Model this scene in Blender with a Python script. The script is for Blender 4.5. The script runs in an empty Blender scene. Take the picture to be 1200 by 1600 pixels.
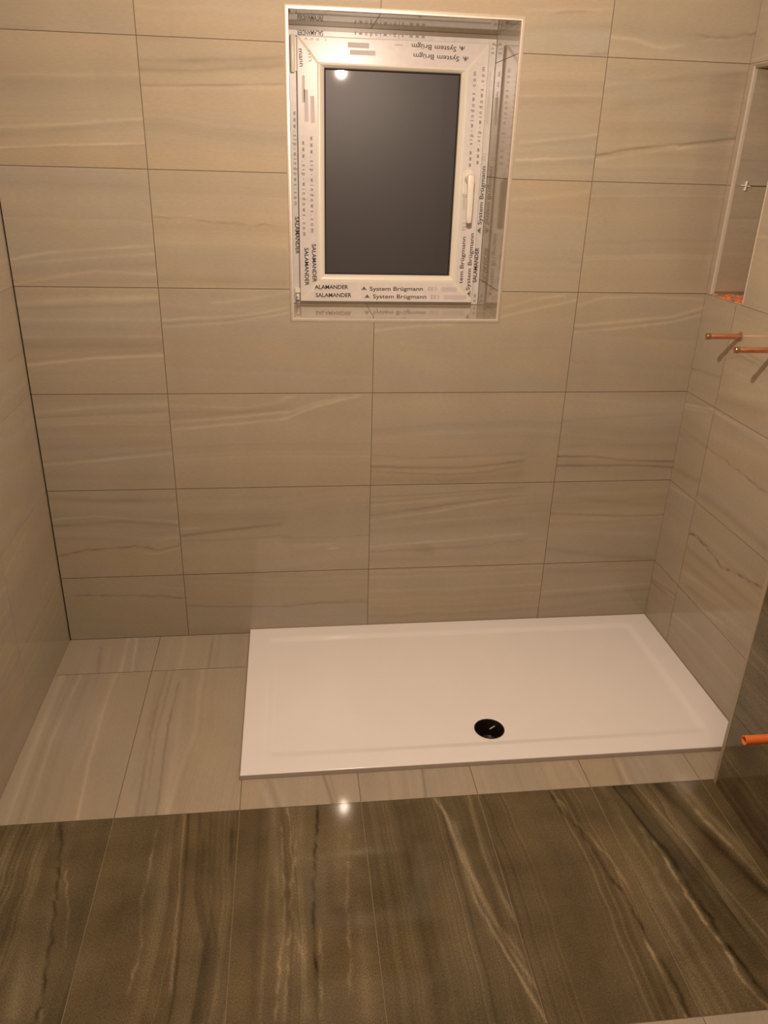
import bpy, bmesh, math
import numpy as np
from mathutils import Vector, Matrix

scene = bpy.context.scene
COL = scene.collection

# ------------------------------------------------------------------ camera
CAM = np.array([0.35287, -2.28197, 1.47474])
YAW, PITCH, ROLL, FPX = 0.12765, -0.42351, 0.03025, 1226.82
cy, sy, cp, sp = math.cos(YAW), math.sin(YAW), math.cos(PITCH), math.sin(PITCH)
fw = Vector((sy*cp, cy*cp, sp)); rt = Vector((cy, -sy, 0)); up = rt.cross(fw)
cr, sr = math.cos(ROLL), math.sin(ROLL)
rt2 = rt*cr + up*sr; up2 = up*cr - rt*sr
cd = bpy.data.cameras.new('camera'); cam = bpy.data.objects.new('camera', cd); COL.objects.link(cam)
M = Matrix((rt2, up2, -fw)).transposed().to_4x4(); M.translation = Vector(CAM.tolist())
cam.matrix_world = M
cd.sensor_fit = 'VERTICAL'; cd.sensor_height = 36.0; cd.lens = FPX*36.0/1600.0
cd.clip_start = 0.02
scene.camera = cam

# ------------------------------------------------------------------ world (night outside), exposure, lamp power
w = bpy.data.worlds.new('night'); scene.world = w; w.use_nodes = True
w.node_tree.nodes['Background'].inputs[0].default_value = (0.01, 0.012, 0.02, 1)
w.node_tree.nodes['Background'].inputs[1].default_value = 0.3
vs = scene.view_settings
vs.view_transform = 'Standard'; vs.look = 'None'; vs.gamma = 1.0; vs.use_curve_mapping = False
vs.exposure = 0.0
LAMP_POS = (0.60, -1.00, 1.80)
LAMP_POWER = 48.5
LAMP_COLOR = (1.0, 0.778, 0.62)
CEIL_FILL_POWER = 11.0

# ------------------------------------------------------------------ dimensions (metres)
XL, XR = -0.3824, 1.596          # side walls
YF, ZC = -3.2, 2.4               # wall behind the camera, ceiling
ZR = 0.2311                      # first horizontal tile joint
XF, Y1 = -0.0921, -0.1937        # floor joints
XN, YN = 1.441, -0.800           # furred-out dark wall
WX0, WX1, WZ0, WZ1 = 0.3705, 0.9615, 1.0515, 1.8020   # window recess
NY0, NY1, NZ0, NZ1 = -0.2050, -0.0320, 1.1340, 1.7215 # niche opening
NX = 1.725

FEATURES = [
  ('B', [(-0.332, 1.6348), (-0.012, 1.6456)], 0.07, 5, 'g'),
  ('B', [(-0.334, 1.6218), (-0.014, 1.6256)], -0.06, 22, 'g'),
  ('B', [(-0.351, 1.5182), (-0.176, 1.5318), (-0.004, 1.5482)], 0.1, 4, 'g'),
  ('B', [(-0.354, 1.5019), (-0.005, 1.54)], -0.06, 7, 'g'),
  ('B', [(-0.359, 1.4717), (-0.212, 1.482), (-0.004, 1.4914)], 0.15, 3, 'g'),
  ('B', [(-0.36, 1.4679), (-0.213, 1.4787), (-0.004, 1.4869)], -0.07, 4, 'g'),
  ('B', [(-0.151, 1.5026), (-0.008, 1.5124)], 0.05, 16, 'g'),
  ('B', [(0.002, 1.6784), (0.13, 1.6823), (0.362, 1.6976)], -0.08, 5, 'g'),
  ('B', [(0.0, 1.6576), (0.129, 1.6593), (0.361, 1.6807)], -0.1, 5, 'g'),
  ('B', [(0.001, 1.668), (0.361, 1.6881)], -0.06, 12, 'g'),
  ('B', [(0.009, 1.6238), (0.186, 1.6301), (0.36, 1.6391)], -0.15, 2.2, 'g'),
  ('B', [(0.008, 1.6179), (0.36, 1.6305)], 0.06, 6, 'g'),
  ('B', [(0.007, 1.7271), (0.087, 1.7279)], -0.06, 5, 'g'),
  ('B', [(-0.315, 1.7361), (-0.216, 1.7363)], -0.06, 5, 'g'),
  ('B', [(1.408, 1.7931), (1.445, 1.7921), (1.496, 1.7886), (1.545, 1.7912), (1.587, 1.8005)], -0.14, 3, 'c'),
  ('B', [(1.448, 1.7795), (1.509, 1.7846), (1.547, 1.7836), (1.586, 1.8046)], 0.07, 3, 'g'),
  ('B', [(1.202, 1.777), (1.264, 1.7745), (1.34, 1.7573), (1.4, 1.7674)], 0.1, 5, 'g'),
  ('B', [(1.047, 1.8223), (1.076, 1.8269), (1.134, 1.831)], -0.12, 3, 'g'),
  ('B', [(0.964, 1.8259), (1.193, 1.8385)], 0.06, 4, 'g'),
  ('B', [(0.968, 1.7856), (1.08, 1.7952), (1.199, 1.7983)], -0.08, 9, 'g'),
  ('B', [(1.148, 1.7359), (1.196, 1.7389)], -0.12, 4, 'g'),
  ('B', [(0.972, 1.6325), (1.087, 1.6392), (1.21, 1.6434)], 0.07, 3, 'g'),
  ('B', [(0.973, 1.6195), (1.212, 1.6302)], -0.05, 10, 'g'),
  ('B', [(0.98, 1.5204), (1.082, 1.5343), (1.193, 1.5475)], 0.1, 4, 'g'),
  ('B', [(0.981, 1.5122), (1.194, 1.5388)], -0.05, 5, 'g'),
  ('B', [(0.97, 1.4793), (1.088, 1.4848), (1.201, 1.4946)], 0.14, 3, 'g'),
  ('B', [(0.971, 1.4677), (1.203, 1.4795)], -0.06, 9, 'g'),
  ('B', [(0.972, 1.3797), (1.067, 1.3876), (1.194, 1.405)], 0.09, 7, 'g'),
  ('B', [(1.2, 1.4974), (1.281, 1.5125), (1.395, 1.528), (1.472, 1.5347), (1.586, 1.5505)], -0.2, 3, 'g'),
  ('B', [(1.202, 1.4851), (1.397, 1.5169), (1.589, 1.5382)], 0.07, 4, 'g'),
  ('B', [(1.403, 1.5204), (1.435, 1.5236), (1.473, 1.5264)], 0.1, 3, 'c'),
  ('B', [(1.209, 1.6088), (1.412, 1.6424), (1.591, 1.6728)], -0.06, 16, 'g'),
  ('B', [(1.202, 1.6563), (1.421, 1.6932), (1.583, 1.7071)], -0.05, 8, 'g'),
  ('B', [(1.201, 1.6642), (1.419, 1.7051), (1.58, 1.7201)], 0.05, 8, 'g'),
  ('B', [(1.352, 1.6243), (1.588, 1.6593)], 0.04, 10, 'g'),
  ('B', [(-0.38, 1.2002), (-0.279, 1.2201), (-0.154, 1.2306), (-0.002, 1.2429)], 0.11, 4, 'g'),
  ('B', [(-0.369, 1.1893), (-0.156, 1.2096), (-0.004, 1.2206)], 0.06, 4, 'g'),
  ('B', [(-0.378, 1.1364), (-0.256, 1.1597), (-0.161, 1.1735), (-0.009, 1.1678)], 0.08, 4, 'g'),
  ('B', [(-0.372, 1.1707), (-0.007, 1.1943)], -0.06, 9, 'g'),
  ('B', [(-0.377, 1.1426), (-0.011, 1.15)], -0.05, 9, 'g'),
  ('B', [(-0.382, 1.0856), (-0.169, 1.1003), (-0.002, 1.1037)], 0.12, 9, 'g'),
  ('B', [(-0.381, 1.0727), (-0.172, 1.0808), (-0.003, 1.0887)], -0.06, 4, 'g'),
  ('B', [(-0.38, 1.0423), (-0.02, 1.0445)], 0.06, 5, 'g'),
  ('B', [(-0.368, 0.9944), (-0.005, 0.9977)], 0.06, 3, 'g'),
  ('B', [(-0.376, 1.024), (-0.003, 1.0159)], -0.05, 10, 'g'),
  ('B', [(-0.374, 0.917), (-0.189, 0.9361), (-0.003, 0.9445)], 0.13, 4, 'g'),
  ('B', [(-0.372, 0.971), (-0.007, 0.9719)], -0.07, 14, 'g'),
  ('B', [(-0.378, 0.9306), (-0.008, 0.9582)], -0.05, 6, 'g'),
  ('B', [(0.004, 1.3159), (0.073, 1.3124), (0.135, 1.3064), (0.23, 1.3022), (0.359, 1.2954)], -0.12, 2.5, 'c'),
  ('B', [(-0.002, 1.3181), (0.104, 1.3167)], 0.05, 3, 'g'),
  ('B', [(0.028, 1.1536), (0.355, 1.1477)], -0.07, 10, 'g'),
  ('B', [(-0.007, 1.0426), (0.152, 1.0516), (0.252, 1.0596), (0.354, 1.0804)], 0.12, 4, 'g'),
  ('B', [(-0.002, 1.0246), (0.184, 1.037), (0.353, 1.0643)], 0.09, 3.5, 'g'),
  ('B', [(-0.002, 1.034), (0.185, 1.0451), (0.354, 1.0717)], -0.05, 3, 'g'),
  ('B', [(0.141, 1.0919), (0.254, 1.1041), (0.355, 1.1215)], 0.09, 5, 'g'),
  ('B', [(-0.375, 0.7758), (-0.206, 0.7932), (-0.001, 0.8005)], 0.12, 7, 'g'),
  ('B', [(-0.377, 0.7614), (-0.003, 0.7801)], -0.06, 4, 'g'),
  ('B', [(-0.371, 0.7366), (-0.212, 0.7424), (-0.007, 0.7382)], 0.07, 3, 'g'),
  ('B', [(-0.371, 0.6679), (-0.011, 0.682)], -0.05, 10, 'g'),
  ('B', [(-0.365, 0.705), (-0.009, 0.7046)], 0.04, 4, 'g'),
  ('B', [(-0.378, 0.6152), (-0.191, 0.6298), (-0.0, 0.6476)], 0.13, 4, 'g'),
  ('B', [(-0.377, 0.6266), (-0.189, 0.642), (0.001, 0.6606)], -0.05, 4, 'g'),
  ('B', [(-0.37, 0.5806), (-0.006, 0.5739)], -0.05, 14, 'g'),
  ('B', [(0.001, 0.7455), (0.134, 0.7539), (0.347, 0.7745)], 0.1, 4, 'g'),
  ('B', [(0.006, 0.7224), (0.168, 0.7357), (0.346, 0.7521)], 0.12, 4, 'g'),
  ('B', [(0.002, 0.7566), (0.347, 0.7834)], -0.05, 4, 'g'),
  ('B', [(0.012, 0.7968), (0.206, 0.7859), (0.348, 0.8093)], 0.06, 4, 'g'),
  ('B', [(0.003, 0.775), (0.205, 0.7734), (0.347, 0.7946)], -0.05, 5, 'g'),
  ('B', [(-0.373, 0.5064), (-0.206, 0.4947), (-0.027, 0.4947)], -0.12, 9, 'g'),
  ('B', [(-0.376, 0.4368), (-0.247, 0.4449), (-0.004, 0.4206)], 0.09, 4, 'g'),
  ('B', [(-0.379, 0.4141), (-0.178, 0.4252), (-0.005, 0.4082)], -0.1, 5, 'g'),
  ('B', [(-0.379, 0.3128), (-0.305, 0.3273), (-0.224, 0.3349), (-0.114, 0.3358), (-0.071, 0.32), (-0.003, 0.3409)], -0.22, 3, 'c'),
  ('B', [(-0.116, 0.3146), (-0.072, 0.3089), (-0.004, 0.3298)], 0.1, 3, 'g'),
  ('B', [(-0.083, 0.356), (-0.001, 0.3662)], 0.08, 4, 'g'),
  ('B', [(-0.356, 0.3724), (-0.007, 0.3748)], -0.05, 10, 'g'),
  ('B', [(-0.381, 0.1631), (-0.295, 0.1676), (-0.199, 0.162), (-0.025, 0.1487)], -0.16, 3, 'c'),
  ('B', [(-0.377, 0.1691), (-0.355, 0.1647)], 0.1, 4, 'g'),
  ('B', [(-0.112, 0.1969), (-0.008, 0.1795)], 0.07, 3, 'g'),
  ('B', [(0.007, 0.3719), (0.15, 0.3872), (0.323, 0.4036)], -0.14, 5, 'g'),
  ('B', [(0.021, 0.3529), (0.11, 0.352), (0.338, 0.3607)], -0.08, 4, 'g'),
  ('B', [(0.016, 0.3951), (0.061, 0.3972)], 0.12, 3, 'g'),
  ('B', [(0.012, 0.4367), (0.339, 0.4284)], -0.05, 18, 'g'),
  ('B', [(0.08, 0.4597), (0.303, 0.4791)], 0.04, 8, 'g'),
  ('B', [(0.003, 0.1157), (0.135, 0.1056), (0.332, 0.1001)], -0.16, 2.2, 'g'),
  ('B', [(0.317, 0.3523), (0.484, 0.3505), (0.599, 0.3569)], -0.08, 4, 'g'),
  ('B', [(0.317, 0.3389), (0.599, 0.3343)], -0.06, 4, 'g'),
  ('B', [(0.467, 0.3133), (0.492, 0.3125)], 0.35, 2, 'g'),  # short pale fleck, apart from the veins
  ('B', [(0.311, 0.0984), (0.449, 0.1088), (0.6, 0.1042)], -0.15, 3, 'g'),
  ('B', [(0.311, 0.1105), (0.6, 0.1123)], -0.05, 6, 'g'),
  ('B', [(0.327, 0.7502), (0.365, 0.7642), (0.421, 0.7871), (0.508, 0.8103), (0.564, 0.8235)], 0.13, 4, 'g'),
  ('B', [(0.328, 0.7632), (0.421, 0.798), (0.515, 0.8199)], 0.08, 4, 'g'),
  ('B', [(0.329, 0.8146), (0.366, 0.822)], 0.12, 4, 'g'),
  ('B', [(0.604, 1.0172), (0.695, 1.0278), (0.836, 1.0346)], 0.12, 3.5, 'g'),
  ('B', [(0.606, 0.6319), (0.744, 0.6195), (0.877, 0.6237), (1.091, 0.6311)], -0.1, 2.5, 'g'),
  ('B', [(0.607, 0.5946), (0.779, 0.5875), (0.913, 0.5867), (1.094, 0.6064)], -0.15, 4, 'g'),
  ('B', [(0.608, 0.5778), (0.847, 0.5623), (0.982, 0.5713), (1.095, 0.5929)], -0.1, 3, 'g'),
  ('B', [(0.608, 0.5497), (0.848, 0.5416), (1.098, 0.5621)], -0.09, 16, 'g'),
  ('B', [(0.607, 0.6057), (1.092, 0.6177)], 0.03, 5, 'g'),
  ('B', [(0.605, 0.6742), (1.086, 0.675)], 0.04, 14, 'g'),
  ('B', [(0.609, 0.4912), (0.784, 0.4961), (1.103, 0.5127)], -0.1, 2.5, 'g'),
  ('B', [(0.61, 0.471), (0.879, 0.4905), (1.104, 0.504)], -0.09, 2.5, 'g'),
  ('B', [(0.604, 0.4274), (0.752, 0.4443), (0.881, 0.4634), (1.106, 0.4856)], -0.12, 4, 'g'),
  ('B', [(0.604, 0.4089), (0.821, 0.4368), (1.106, 0.4856)], 0.1, 5, 'g'),
  ('B', [(0.603, 0.4603), (0.88, 0.478)], 0.07, 3, 'g'),
  ('B', [(0.606, 0.3151), (0.862, 0.3288), (1.12, 0.3474)], 0.1, 4, 'g'),
  ('B', [(0.614, 0.2957), (0.933, 0.305), (1.123, 0.3226)], -0.08, 5, 'g'),
  ('B', [(0.612, 0.3678), (1.115, 0.3995)], -0.05, 12, 'g'),
  ('B', [(0.612, 0.3827), (1.112, 0.4259)], 0.04, 5, 'g'),
  ('B', [(0.614, 0.2649), (1.13, 0.2597)], -0.04, 8, 'g'),
  ('B', [(0.978, 1.0846), (1.067, 1.1102), (1.158, 1.1225)], 0.12, 4, 'g'),
  ('B', [(0.973, 1.0588), (1.056, 1.0784), (1.195, 1.108)], 0.1, 4, 'g'),
  ('B', [(1.205, 1.0341), (1.364, 1.0488), (1.509, 1.0623), (1.594, 1.0894)], 0.12, 5, 'g'),
  ('B', [(1.204, 1.0152), (1.367, 1.0293), (1.497, 1.0468), (1.598, 1.0685)], 0.12, 4, 'g'),
  ('B', [(1.205, 1.0243), (1.365, 1.0377), (1.511, 1.0539), (1.596, 1.0796)], -0.05, 3, 'g'),
  ('B', [(1.211, 1.0946), (1.28, 1.1169), (1.425, 1.1223), (1.588, 1.1149)], 0.1, 4, 'g'),
  ('B', [(1.206, 0.6191), (1.315, 0.6175), (1.436, 0.6019), (1.593, 0.5962)], -0.2, 3.5, 'g'),
  ('B', [(1.202, 0.5871), (1.439, 0.5856), (1.597, 0.5756)], -0.22, 3, 'g'),
  ('B', [(1.2, 0.6032), (1.595, 0.5863)], -0.04, 8, 'g'),
  ('B', [(1.206, 0.739), (1.59, 0.7604)], -0.05, 5, 'g'),
  ('B', [(1.209, 0.6548), (1.587, 0.6498)], -0.05, 8, 'g'),
  ('B', [(1.206, 0.4186), (1.386, 0.4072), (1.468, 0.4017), (1.592, 0.4055)], -0.16, 3.5, 'g'),
  ('B', [(1.214, 0.286), (1.409, 0.2529), (1.597, 0.2377)], -0.1, 10, 'g'),
  ('B', [(1.214, 0.3564), (1.597, 0.328)], 0.06, 12, 'g'),
  ('B', [(1.215, 0.48), (1.595, 0.4332)], -0.05, 8, 'g'),
  ('B', [(1.208, 0.1203), (1.384, 0.1285), (1.597, 0.1401)], 0.1, 6, 'g'),
  ('B', [(1.211, 0.0987), (1.388, 0.1057), (1.601, 0.1163)], -0.08, 7, 'g'),
  ('B', [(1.207, 0.2007), (1.588, 0.1919)], -0.05, 8, 'g'),
  ('R', [(-0.174, 0.8248), (-0.022, 0.7941)], 0.12, 4, 'g'),
  ('R', [(-0.172, 0.812), (-0.019, 0.7817)], 0.08, 3, 'g'),
  ('R', [(-0.171, 0.8325), (-0.02, 0.8009)], -0.06, 4, 'g'),
  ('R', [(-0.163, 0.9207), (-0.009, 0.9052)], -0.1, 4, 'g'),
  ('R', [(-0.164, 0.7078), (0.002, 0.693)], -0.06, 14, 'g'),
  ('R', [(-0.166, 0.5921), (-0.011, 0.5765)], -0.14, 9, 'g'),
  ('R', [(-0.146, 0.526), (0.005, 0.5077)], 0.1, 4, 'g'),
  ('R', [(-0.196, 0.1983), (-0.016, 0.1616)], -0.16, 4, 'g'),
  ('R', [(-0.432, 0.8936), (-0.187, 0.8607)], -0.09, 18, 'g'),
  ('R', [(-0.419, 0.9247), (-0.171, 0.8843)], 0.06, 14, 'g'),
  ('R', [(-0.391, 0.9925), (-0.332, 0.9998), (-0.247, 1.0022), (-0.158, 0.9646)], -0.1, 3, 'g'),
  ('R', [(-0.459, 0.8255), (-0.163, 0.8178)], 0.1, 4, 'g'),
  ('R', [(-0.512, 0.6974), (-0.418, 0.7027), (-0.317, 0.7054), (-0.178, 0.709)], -0.16, 3, 'c'),
  ('R', [(-0.478, 0.78), (-0.154, 0.7493)], 0.05, 12, 'g'),
  ('R', [(-0.567, 0.5629), (-0.319, 0.5674), (-0.164, 0.5578)], -0.12, 12, 'g'),
  ('R', [(-0.594, 0.4574), (-0.479, 0.4329), (-0.383, 0.4112), (-0.321, 0.4258), (-0.261, 0.4297), (-0.215, 0.4325), (-0.18, 0.4221)], -0.24, 4, 'c'),
  ('R', [(-0.58, 0.3914), (-0.394, 0.3825), (-0.192, 0.3718)], -0.1, 10, 'g'),
  ('R', [(-0.545, 0.3318), (-0.418, 0.3248), (-0.177, 0.2877)], 0.09, 7, 'g'),
  ('R', [(-0.431, 0.2927), (-0.221, 0.2603)], -0.09, 9, 'g'),
  ('R', [(-0.567, 0.277), (-0.444, 0.2606), (-0.224, 0.2106)], 0.08, 6, 'g'),
  ('R', [(-0.607, 0.3558), (-0.211, 0.3233)], -0.06, 8, 'g'),
  ('R', [(-0.6, 0.1508), (-0.363, 0.1529), (-0.196, 0.1269)], 0.1, 6, 'g'),
  ('R', [(-0.616, 0.2588), (-0.453, 0.2369), (-0.2, 0.195)], -0.08, 8, 'g'),
  ('R', [(-0.607, 0.0962), (-0.388, 0.0905), (-0.214, 0.0826)], -0.06, 8, 'g'),
  ('R', [(-0.63, 0.2961), (-0.397, 0.2914), (-0.184, 0.2609)], 0.06, 7, 'g'),
  ('R', [(-0.187, 0.1763), (-0.019, 0.1518)], -0.12, 4, 'g'),
  ('R', [(-0.186, 1.2732), (-0.121, 1.2604), (-0.048, 1.2575)], -0.0, 3, 'g'),
  ('R', [(-0.385, 1.0082), (-0.326, 1.012), (-0.256, 1.0172)], -0.08, 4, 'g'),
  ('R', [(-0.259, 1.3132), (-0.214, 1.3119)], 0.1, 3, 'g'),
  ('L', [(-0.396, 0.4764), (-0.277, 0.4919), (-0.194, 0.4996)], 0.06, 5, 'g'),
  ('L', [(-0.303, 0.5388), (-0.15, 0.5553)], -0.04, 14, 'g'),
  ('L', [(-0.15, 0.9606), (-0.016, 0.9546)], -0.08, 4, 'g'),
  ('L', [(-0.231, 0.2248), (-0.183, 0.2503), (-0.168, 0.2792), (-0.056, 0.2883)], 0.05, 4, 'g'),
  ('L', [(-0.55, 0.1495), (-0.439, 0.1526), (-0.283, 0.1879)], 0.05, 10, 'g'),
  ('L', [(-0.532, 0.0831), (-0.434, 0.0796), (-0.206, 0.1139)], -0.05, 10, 'g'),
  ('F', [(-0.792, -0.3426), (-0.728, -0.3439), (-0.525, -0.3523), (-0.204, -0.359)], 0.13, 10, 'g'),
  ('F', [(-0.771, -0.1801), (-0.582, -0.1947), (-0.347, -0.2014), (-0.2, -0.1973)], 0.13, 5, 'g'),
  ('F', [(-0.621, -0.2255), (-0.397, -0.21), (-0.199, -0.2075)], 0.06, 8, 'g'),
  ('F', [(-0.767, -0.301), (-0.493, -0.3144), (-0.197, -0.3045)], 0.08, 5, 'g'),
  ('F', [(-0.766, -0.317), (-0.491, -0.3324), (-0.207, -0.3221)], -0.06, 5, 'g'),
  ('F', [(-0.764, -0.3382), (-0.49, -0.3444), (-0.211, -0.3408)], -0.05, 3, 'g'),
  ('F', [(-0.77, -0.2744), (-0.531, -0.2873), (-0.205, -0.2762)], -0.05, 8, 'g'),
  ('F', [(-0.773, -0.2371), (-0.498, -0.2483), (-0.207, -0.2492)], -0.05, 8, 'g'),
  ('F', [(-0.178, -0.2553), (-0.041, -0.2765)], -0.1, 5, 'g'),
  ('F', [(-0.177, -0.188), (-0.005, -0.1964)], 0.14, 5, 'g'),
  ('F', [(-0.18, -0.1537), (-0.007, -0.1672)], 0.12, 5, 'g'),
  ('F', [(-0.179, -0.2348), (-0.003, -0.2483)], 0.05, 8, 'g'),
  ('F', [(-0.791, -0.0393), (-0.594, -0.0485), (-0.41, -0.0522), (-0.208, -0.0477)], -0.14, 5, 'g'),
  ('F', [(-0.777, -0.0254), (-0.479, -0.0361), (-0.209, -0.0272)], -0.12, 4, 'g'),
  ('F', [(-0.715, -0.0628), (-0.458, -0.0636), (-0.207, -0.0614)], -0.06, 7, 'g'),
  ('F', [(-0.78, 0.007), (-0.462, -0.0077), (-0.255, -0.0014)], -0.16, 3, 'g'),
  ('F', [(-0.782, 0.0287), (-0.557, 0.0224), (-0.233, 0.0163)], 0.09, 12, 'g'),
  ('F', [(-0.785, 0.0612), (-0.56, 0.0584), (-0.214, 0.0345)], -0.04, 12, 'g'),
  ('F', [(-0.192, 0.0804), (-0.021, 0.0805)], -0.18, 5, 'g'),
  ('F', [(-0.193, 0.0978), (-0.022, 0.0989)], -0.05, 9, 'g'),
  ('F', [(-0.191, -0.009), (-0.015, -0.008)], 0.06, 6, 'g'),
  ('F', [(-0.784, 0.284), (-0.693, 0.2499)], 0.06, 8, 'g'),
  ('F', [(-0.782, 0.2998), (-0.695, 0.2772)], -0.12, 7, 'g'),
  ('F', [(-0.787, 0.313), (-0.697, 0.2936)], 0.07, 6, 'g'),
  ('F', [(-0.793, 0.4373), (-0.688, 0.4181)], -0.17, 4, 'g'),
  ('F', [(-0.794, 0.4479), (-0.689, 0.4347)], -0.08, 4, 'g'),
  ('F', [(-0.791, 0.3631), (-0.691, 0.3597)], 0.05, 8, 'g'),
  ('F', [(-0.789, 0.5829), (-0.686, 0.5785)], -0.06, 10, 'g'),
  ('F', [(-0.786, 0.6735), (-0.687, 0.6801)], -0.22, 4, 'g'),
  ('F', [(-0.775, 0.7168), (-0.69, 0.7266)], -0.04, 10, 'g'),
  ('F', [(-0.786, 1.1045), (-0.747, 1.1126), (-0.689, 1.0917)], -0.1, 3, 'g'),
  ('F', [(-0.761, 1.0901), (-0.688, 1.08)], 0.06, 5, 'g'),
  ('F', [(-0.79, 1.1958), (-0.69, 1.2059)], -0.12, 5, 'g'),
  ('F', [(-0.791, 1.2127), (-0.691, 1.2177)], 0.12, 5, 'g'),
  ('F', [(-0.789, 1.2311), (-0.693, 1.2353)], -0.06, 6, 'g'),
  ('F', [(-0.789, 1.2723), (-0.691, 1.2724)], 0.06, 5, 'g'),
  ('F', [(-0.788, 1.308), (-0.69, 1.3096)], -0.05, 6, 'g'),
  ('F', [(-1.283, -0.139), (-1.25, -0.1377), (-1.185, -0.1461), (-1.1, -0.1557), (-1.047, -0.1649), (-0.964, -0.1804), (-0.883, -0.195), (-0.8, -0.2141)], -0.45, 3.5, 'c'),
  ('F', [(-0.853, -0.2189), (-0.824, -0.2227)], 0.4, 3, 'g'),
  ('F', [(-1.132, -0.1226), (-1.049, -0.1382), (-0.939, -0.1694)], 0.5, 2, 'c'),
  ('F', [(-1.284, -0.1344), (-1.25, -0.1377)], 0.4, 3, 'c'),
  ('F', [(-1.276, -0.1818), (-1.08, -0.215), (-0.821, -0.2599)], 0.18, 16, 'g'),
  ('F', [(-1.075, -0.2638), (-0.804, -0.3371)], 0.12, 16, 'g'),
  ('F', [(-1.279, -0.1469), (-1.084, -0.1694), (-0.827, -0.1855)], 0.12, 9, 'g'),
  ('F', [(-1.31, 0.1029), (-1.249, 0.107), (-1.031, 0.1005), (-0.796, 0.0855)], -0.4, 3, 'g'),
  ('F', [(-1.248, 0.1009), (-1.014, 0.0882), (-0.811, 0.0756)], 0.35, 4, 'g'),
  ('F', [(-1.294, 0.0689), (-1.105, 0.0469), (-0.83, 0.0665)], 0.12, 14, 'g'),
  ('F', [(-1.315, 0.1558), (-1.152, 0.1654), (-1.035, 0.1349), (-0.805, 0.1246)], -0.35, 7, 'g'),
  ('F', [(-1.316, 0.1705), (-1.161, 0.1821), (-1.036, 0.1522), (-0.806, 0.14)], -0.25, 4, 'g'),
  ('F', [(-1.314, 0.1469), (-1.152, 0.1557), (-1.034, 0.126), (-0.804, 0.113)], -0.3, 4, 'g'),
  ('F', [(-1.318, 0.1881), (-1.079, 0.1826), (-0.808, 0.1632)], 0.12, 10, 'g'),
  ('F', [(-0.955, 0.1952), (-0.851, 0.1927)], -0.4, 4, 'g'),
  ('F', [(-1.24, 0.0188), (-1.147, 0.0277), (-1.039, 0.0105), (-0.938, 0.0155), (-0.835, 0.0149)], 0.45, 3, 'c'),
  ('F', [(-1.325, 0.3179), (-1.05, 0.3042), (-0.799, 0.2908)], 0.35, 12, 'g'),
  ('F', [(-1.325, 0.3179), (-1.131, 0.328), (-0.968, 0.3362), (-0.802, 0.3261)], 0.45, 3, 'c'),
  ('F', [(-1.323, 0.3001), (-1.092, 0.318), (-0.852, 0.3105)], 0.4, 3, 'c'),
  ('F', [(-1.205, 0.3499), (-1.053, 0.3354), (-0.904, 0.3444)], 0.3, 3, 'c'),
  ('F', [(-1.329, 0.3595), (-1.054, 0.3493), (-0.805, 0.3575)], 0.2, 10, 'g'),
  ('F', [(-1.319, 0.2586), (-1.046, 0.2557), (-0.817, 0.2561)], -0.2, 10, 'g'),
  ('F', [(-1.32, 0.2704), (-1.126, 0.2782), (-0.869, 0.2841)], 0.2, 5, 'g'),
  ('F', [(-1.337, 0.38), (-1.165, 0.3795), (-1.057, 0.3792), (-0.927, 0.3887), (-0.803, 0.3986)], -0.6, 3.5, 'c'),
  ('F', [(-1.332, 0.3862), (-1.137, 0.3912)], 0.3, 4, 'c'),
  ('F', [(-1.087, 0.4347), (-0.813, 0.452)], 0.25, 28, 'g'),
  ('F', [(-1.293, 0.437), (-1.215, 0.4504), (-1.104, 0.4494), (-0.886, 0.4704)], 0.3, 4, 'c'),
  ('F', [(-1.34, 0.4726), (-1.066, 0.478)], 0.15, 14, 'g'),
  ('F', [(-1.366, 0.8048), (-1.231, 0.7657), (-1.106, 0.7338), (-0.957, 0.7216), (-0.857, 0.7137), (-0.8, 0.6957)], 0.55, 4, 'g'),
  ('F', [(-1.33, 0.816), (-1.218, 0.7759), (-1.091, 0.7445), (-0.985, 0.7309), (-0.814, 0.7055)], 0.45, 4, 'g'),
  ('F', [(-1.248, 0.8011), (-1.157, 0.7641), (-1.022, 0.738), (-0.879, 0.7294)], 0.4, 4, 'g'),
  ('F', [(-1.161, 0.8051), (-1.096, 0.7938), (-0.98, 0.7776), (-0.821, 0.782)], 0.4, 5, 'g'),
  ('F', [(-1.193, 0.7482), (-1.065, 0.7287), (-0.858, 0.7216)], 0.2, 10, 'g'),
  ('F', [(-1.353, 0.7963), (-1.17, 0.7469), (-1.003, 0.7234)], -0.25, 3, 'g'),
  ('F', [(-1.4, 1.0825), (-1.317, 1.0832), (-1.231, 1.0741), (-1.129, 1.0673), (-1.059, 1.0503), (-0.926, 1.0292), (-0.864, 1.0013), (-0.806, 0.9946)], -0.5, 4, 'c'),
  ('F', [(-1.123, 1.0848), (-1.035, 1.0753), (-0.932, 1.0392), (-0.813, 1.0053)], 0.35, 3, 'c'),
  ('F', [(-1.399, 1.0764), (-1.302, 1.0699), (-1.234, 1.0672)], 0.9, 3.5, 'c'),
  ('F', [(-1.403, 1.113), (-1.207, 1.1347), (-0.894, 1.1312)], 0.15, 16, 'g'),
  ('F', [(-1.384, 0.9242), (-1.258, 0.9053), (-0.972, 0.8877)], -0.12, 22, 'g'),
  ('F', [(-1.0, 1.2078), (-0.951, 1.1978), (-0.799, 1.1689)], -0.6, 4, 'g'),
  ('F', [(-1.384, 1.2438), (-1.343, 1.224), (-1.282, 1.224), (-1.207, 1.214), (-1.134, 1.2064), (-1.046, 1.1986), (-0.982, 1.196)], 1.0, 4, 'c'),
  ('F', [(-1.369, 1.2559), (-1.283, 1.2373), (-1.2, 1.2282), (-1.118, 1.2216), (-0.991, 1.212)], -0.6, 6, 'c'),
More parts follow.
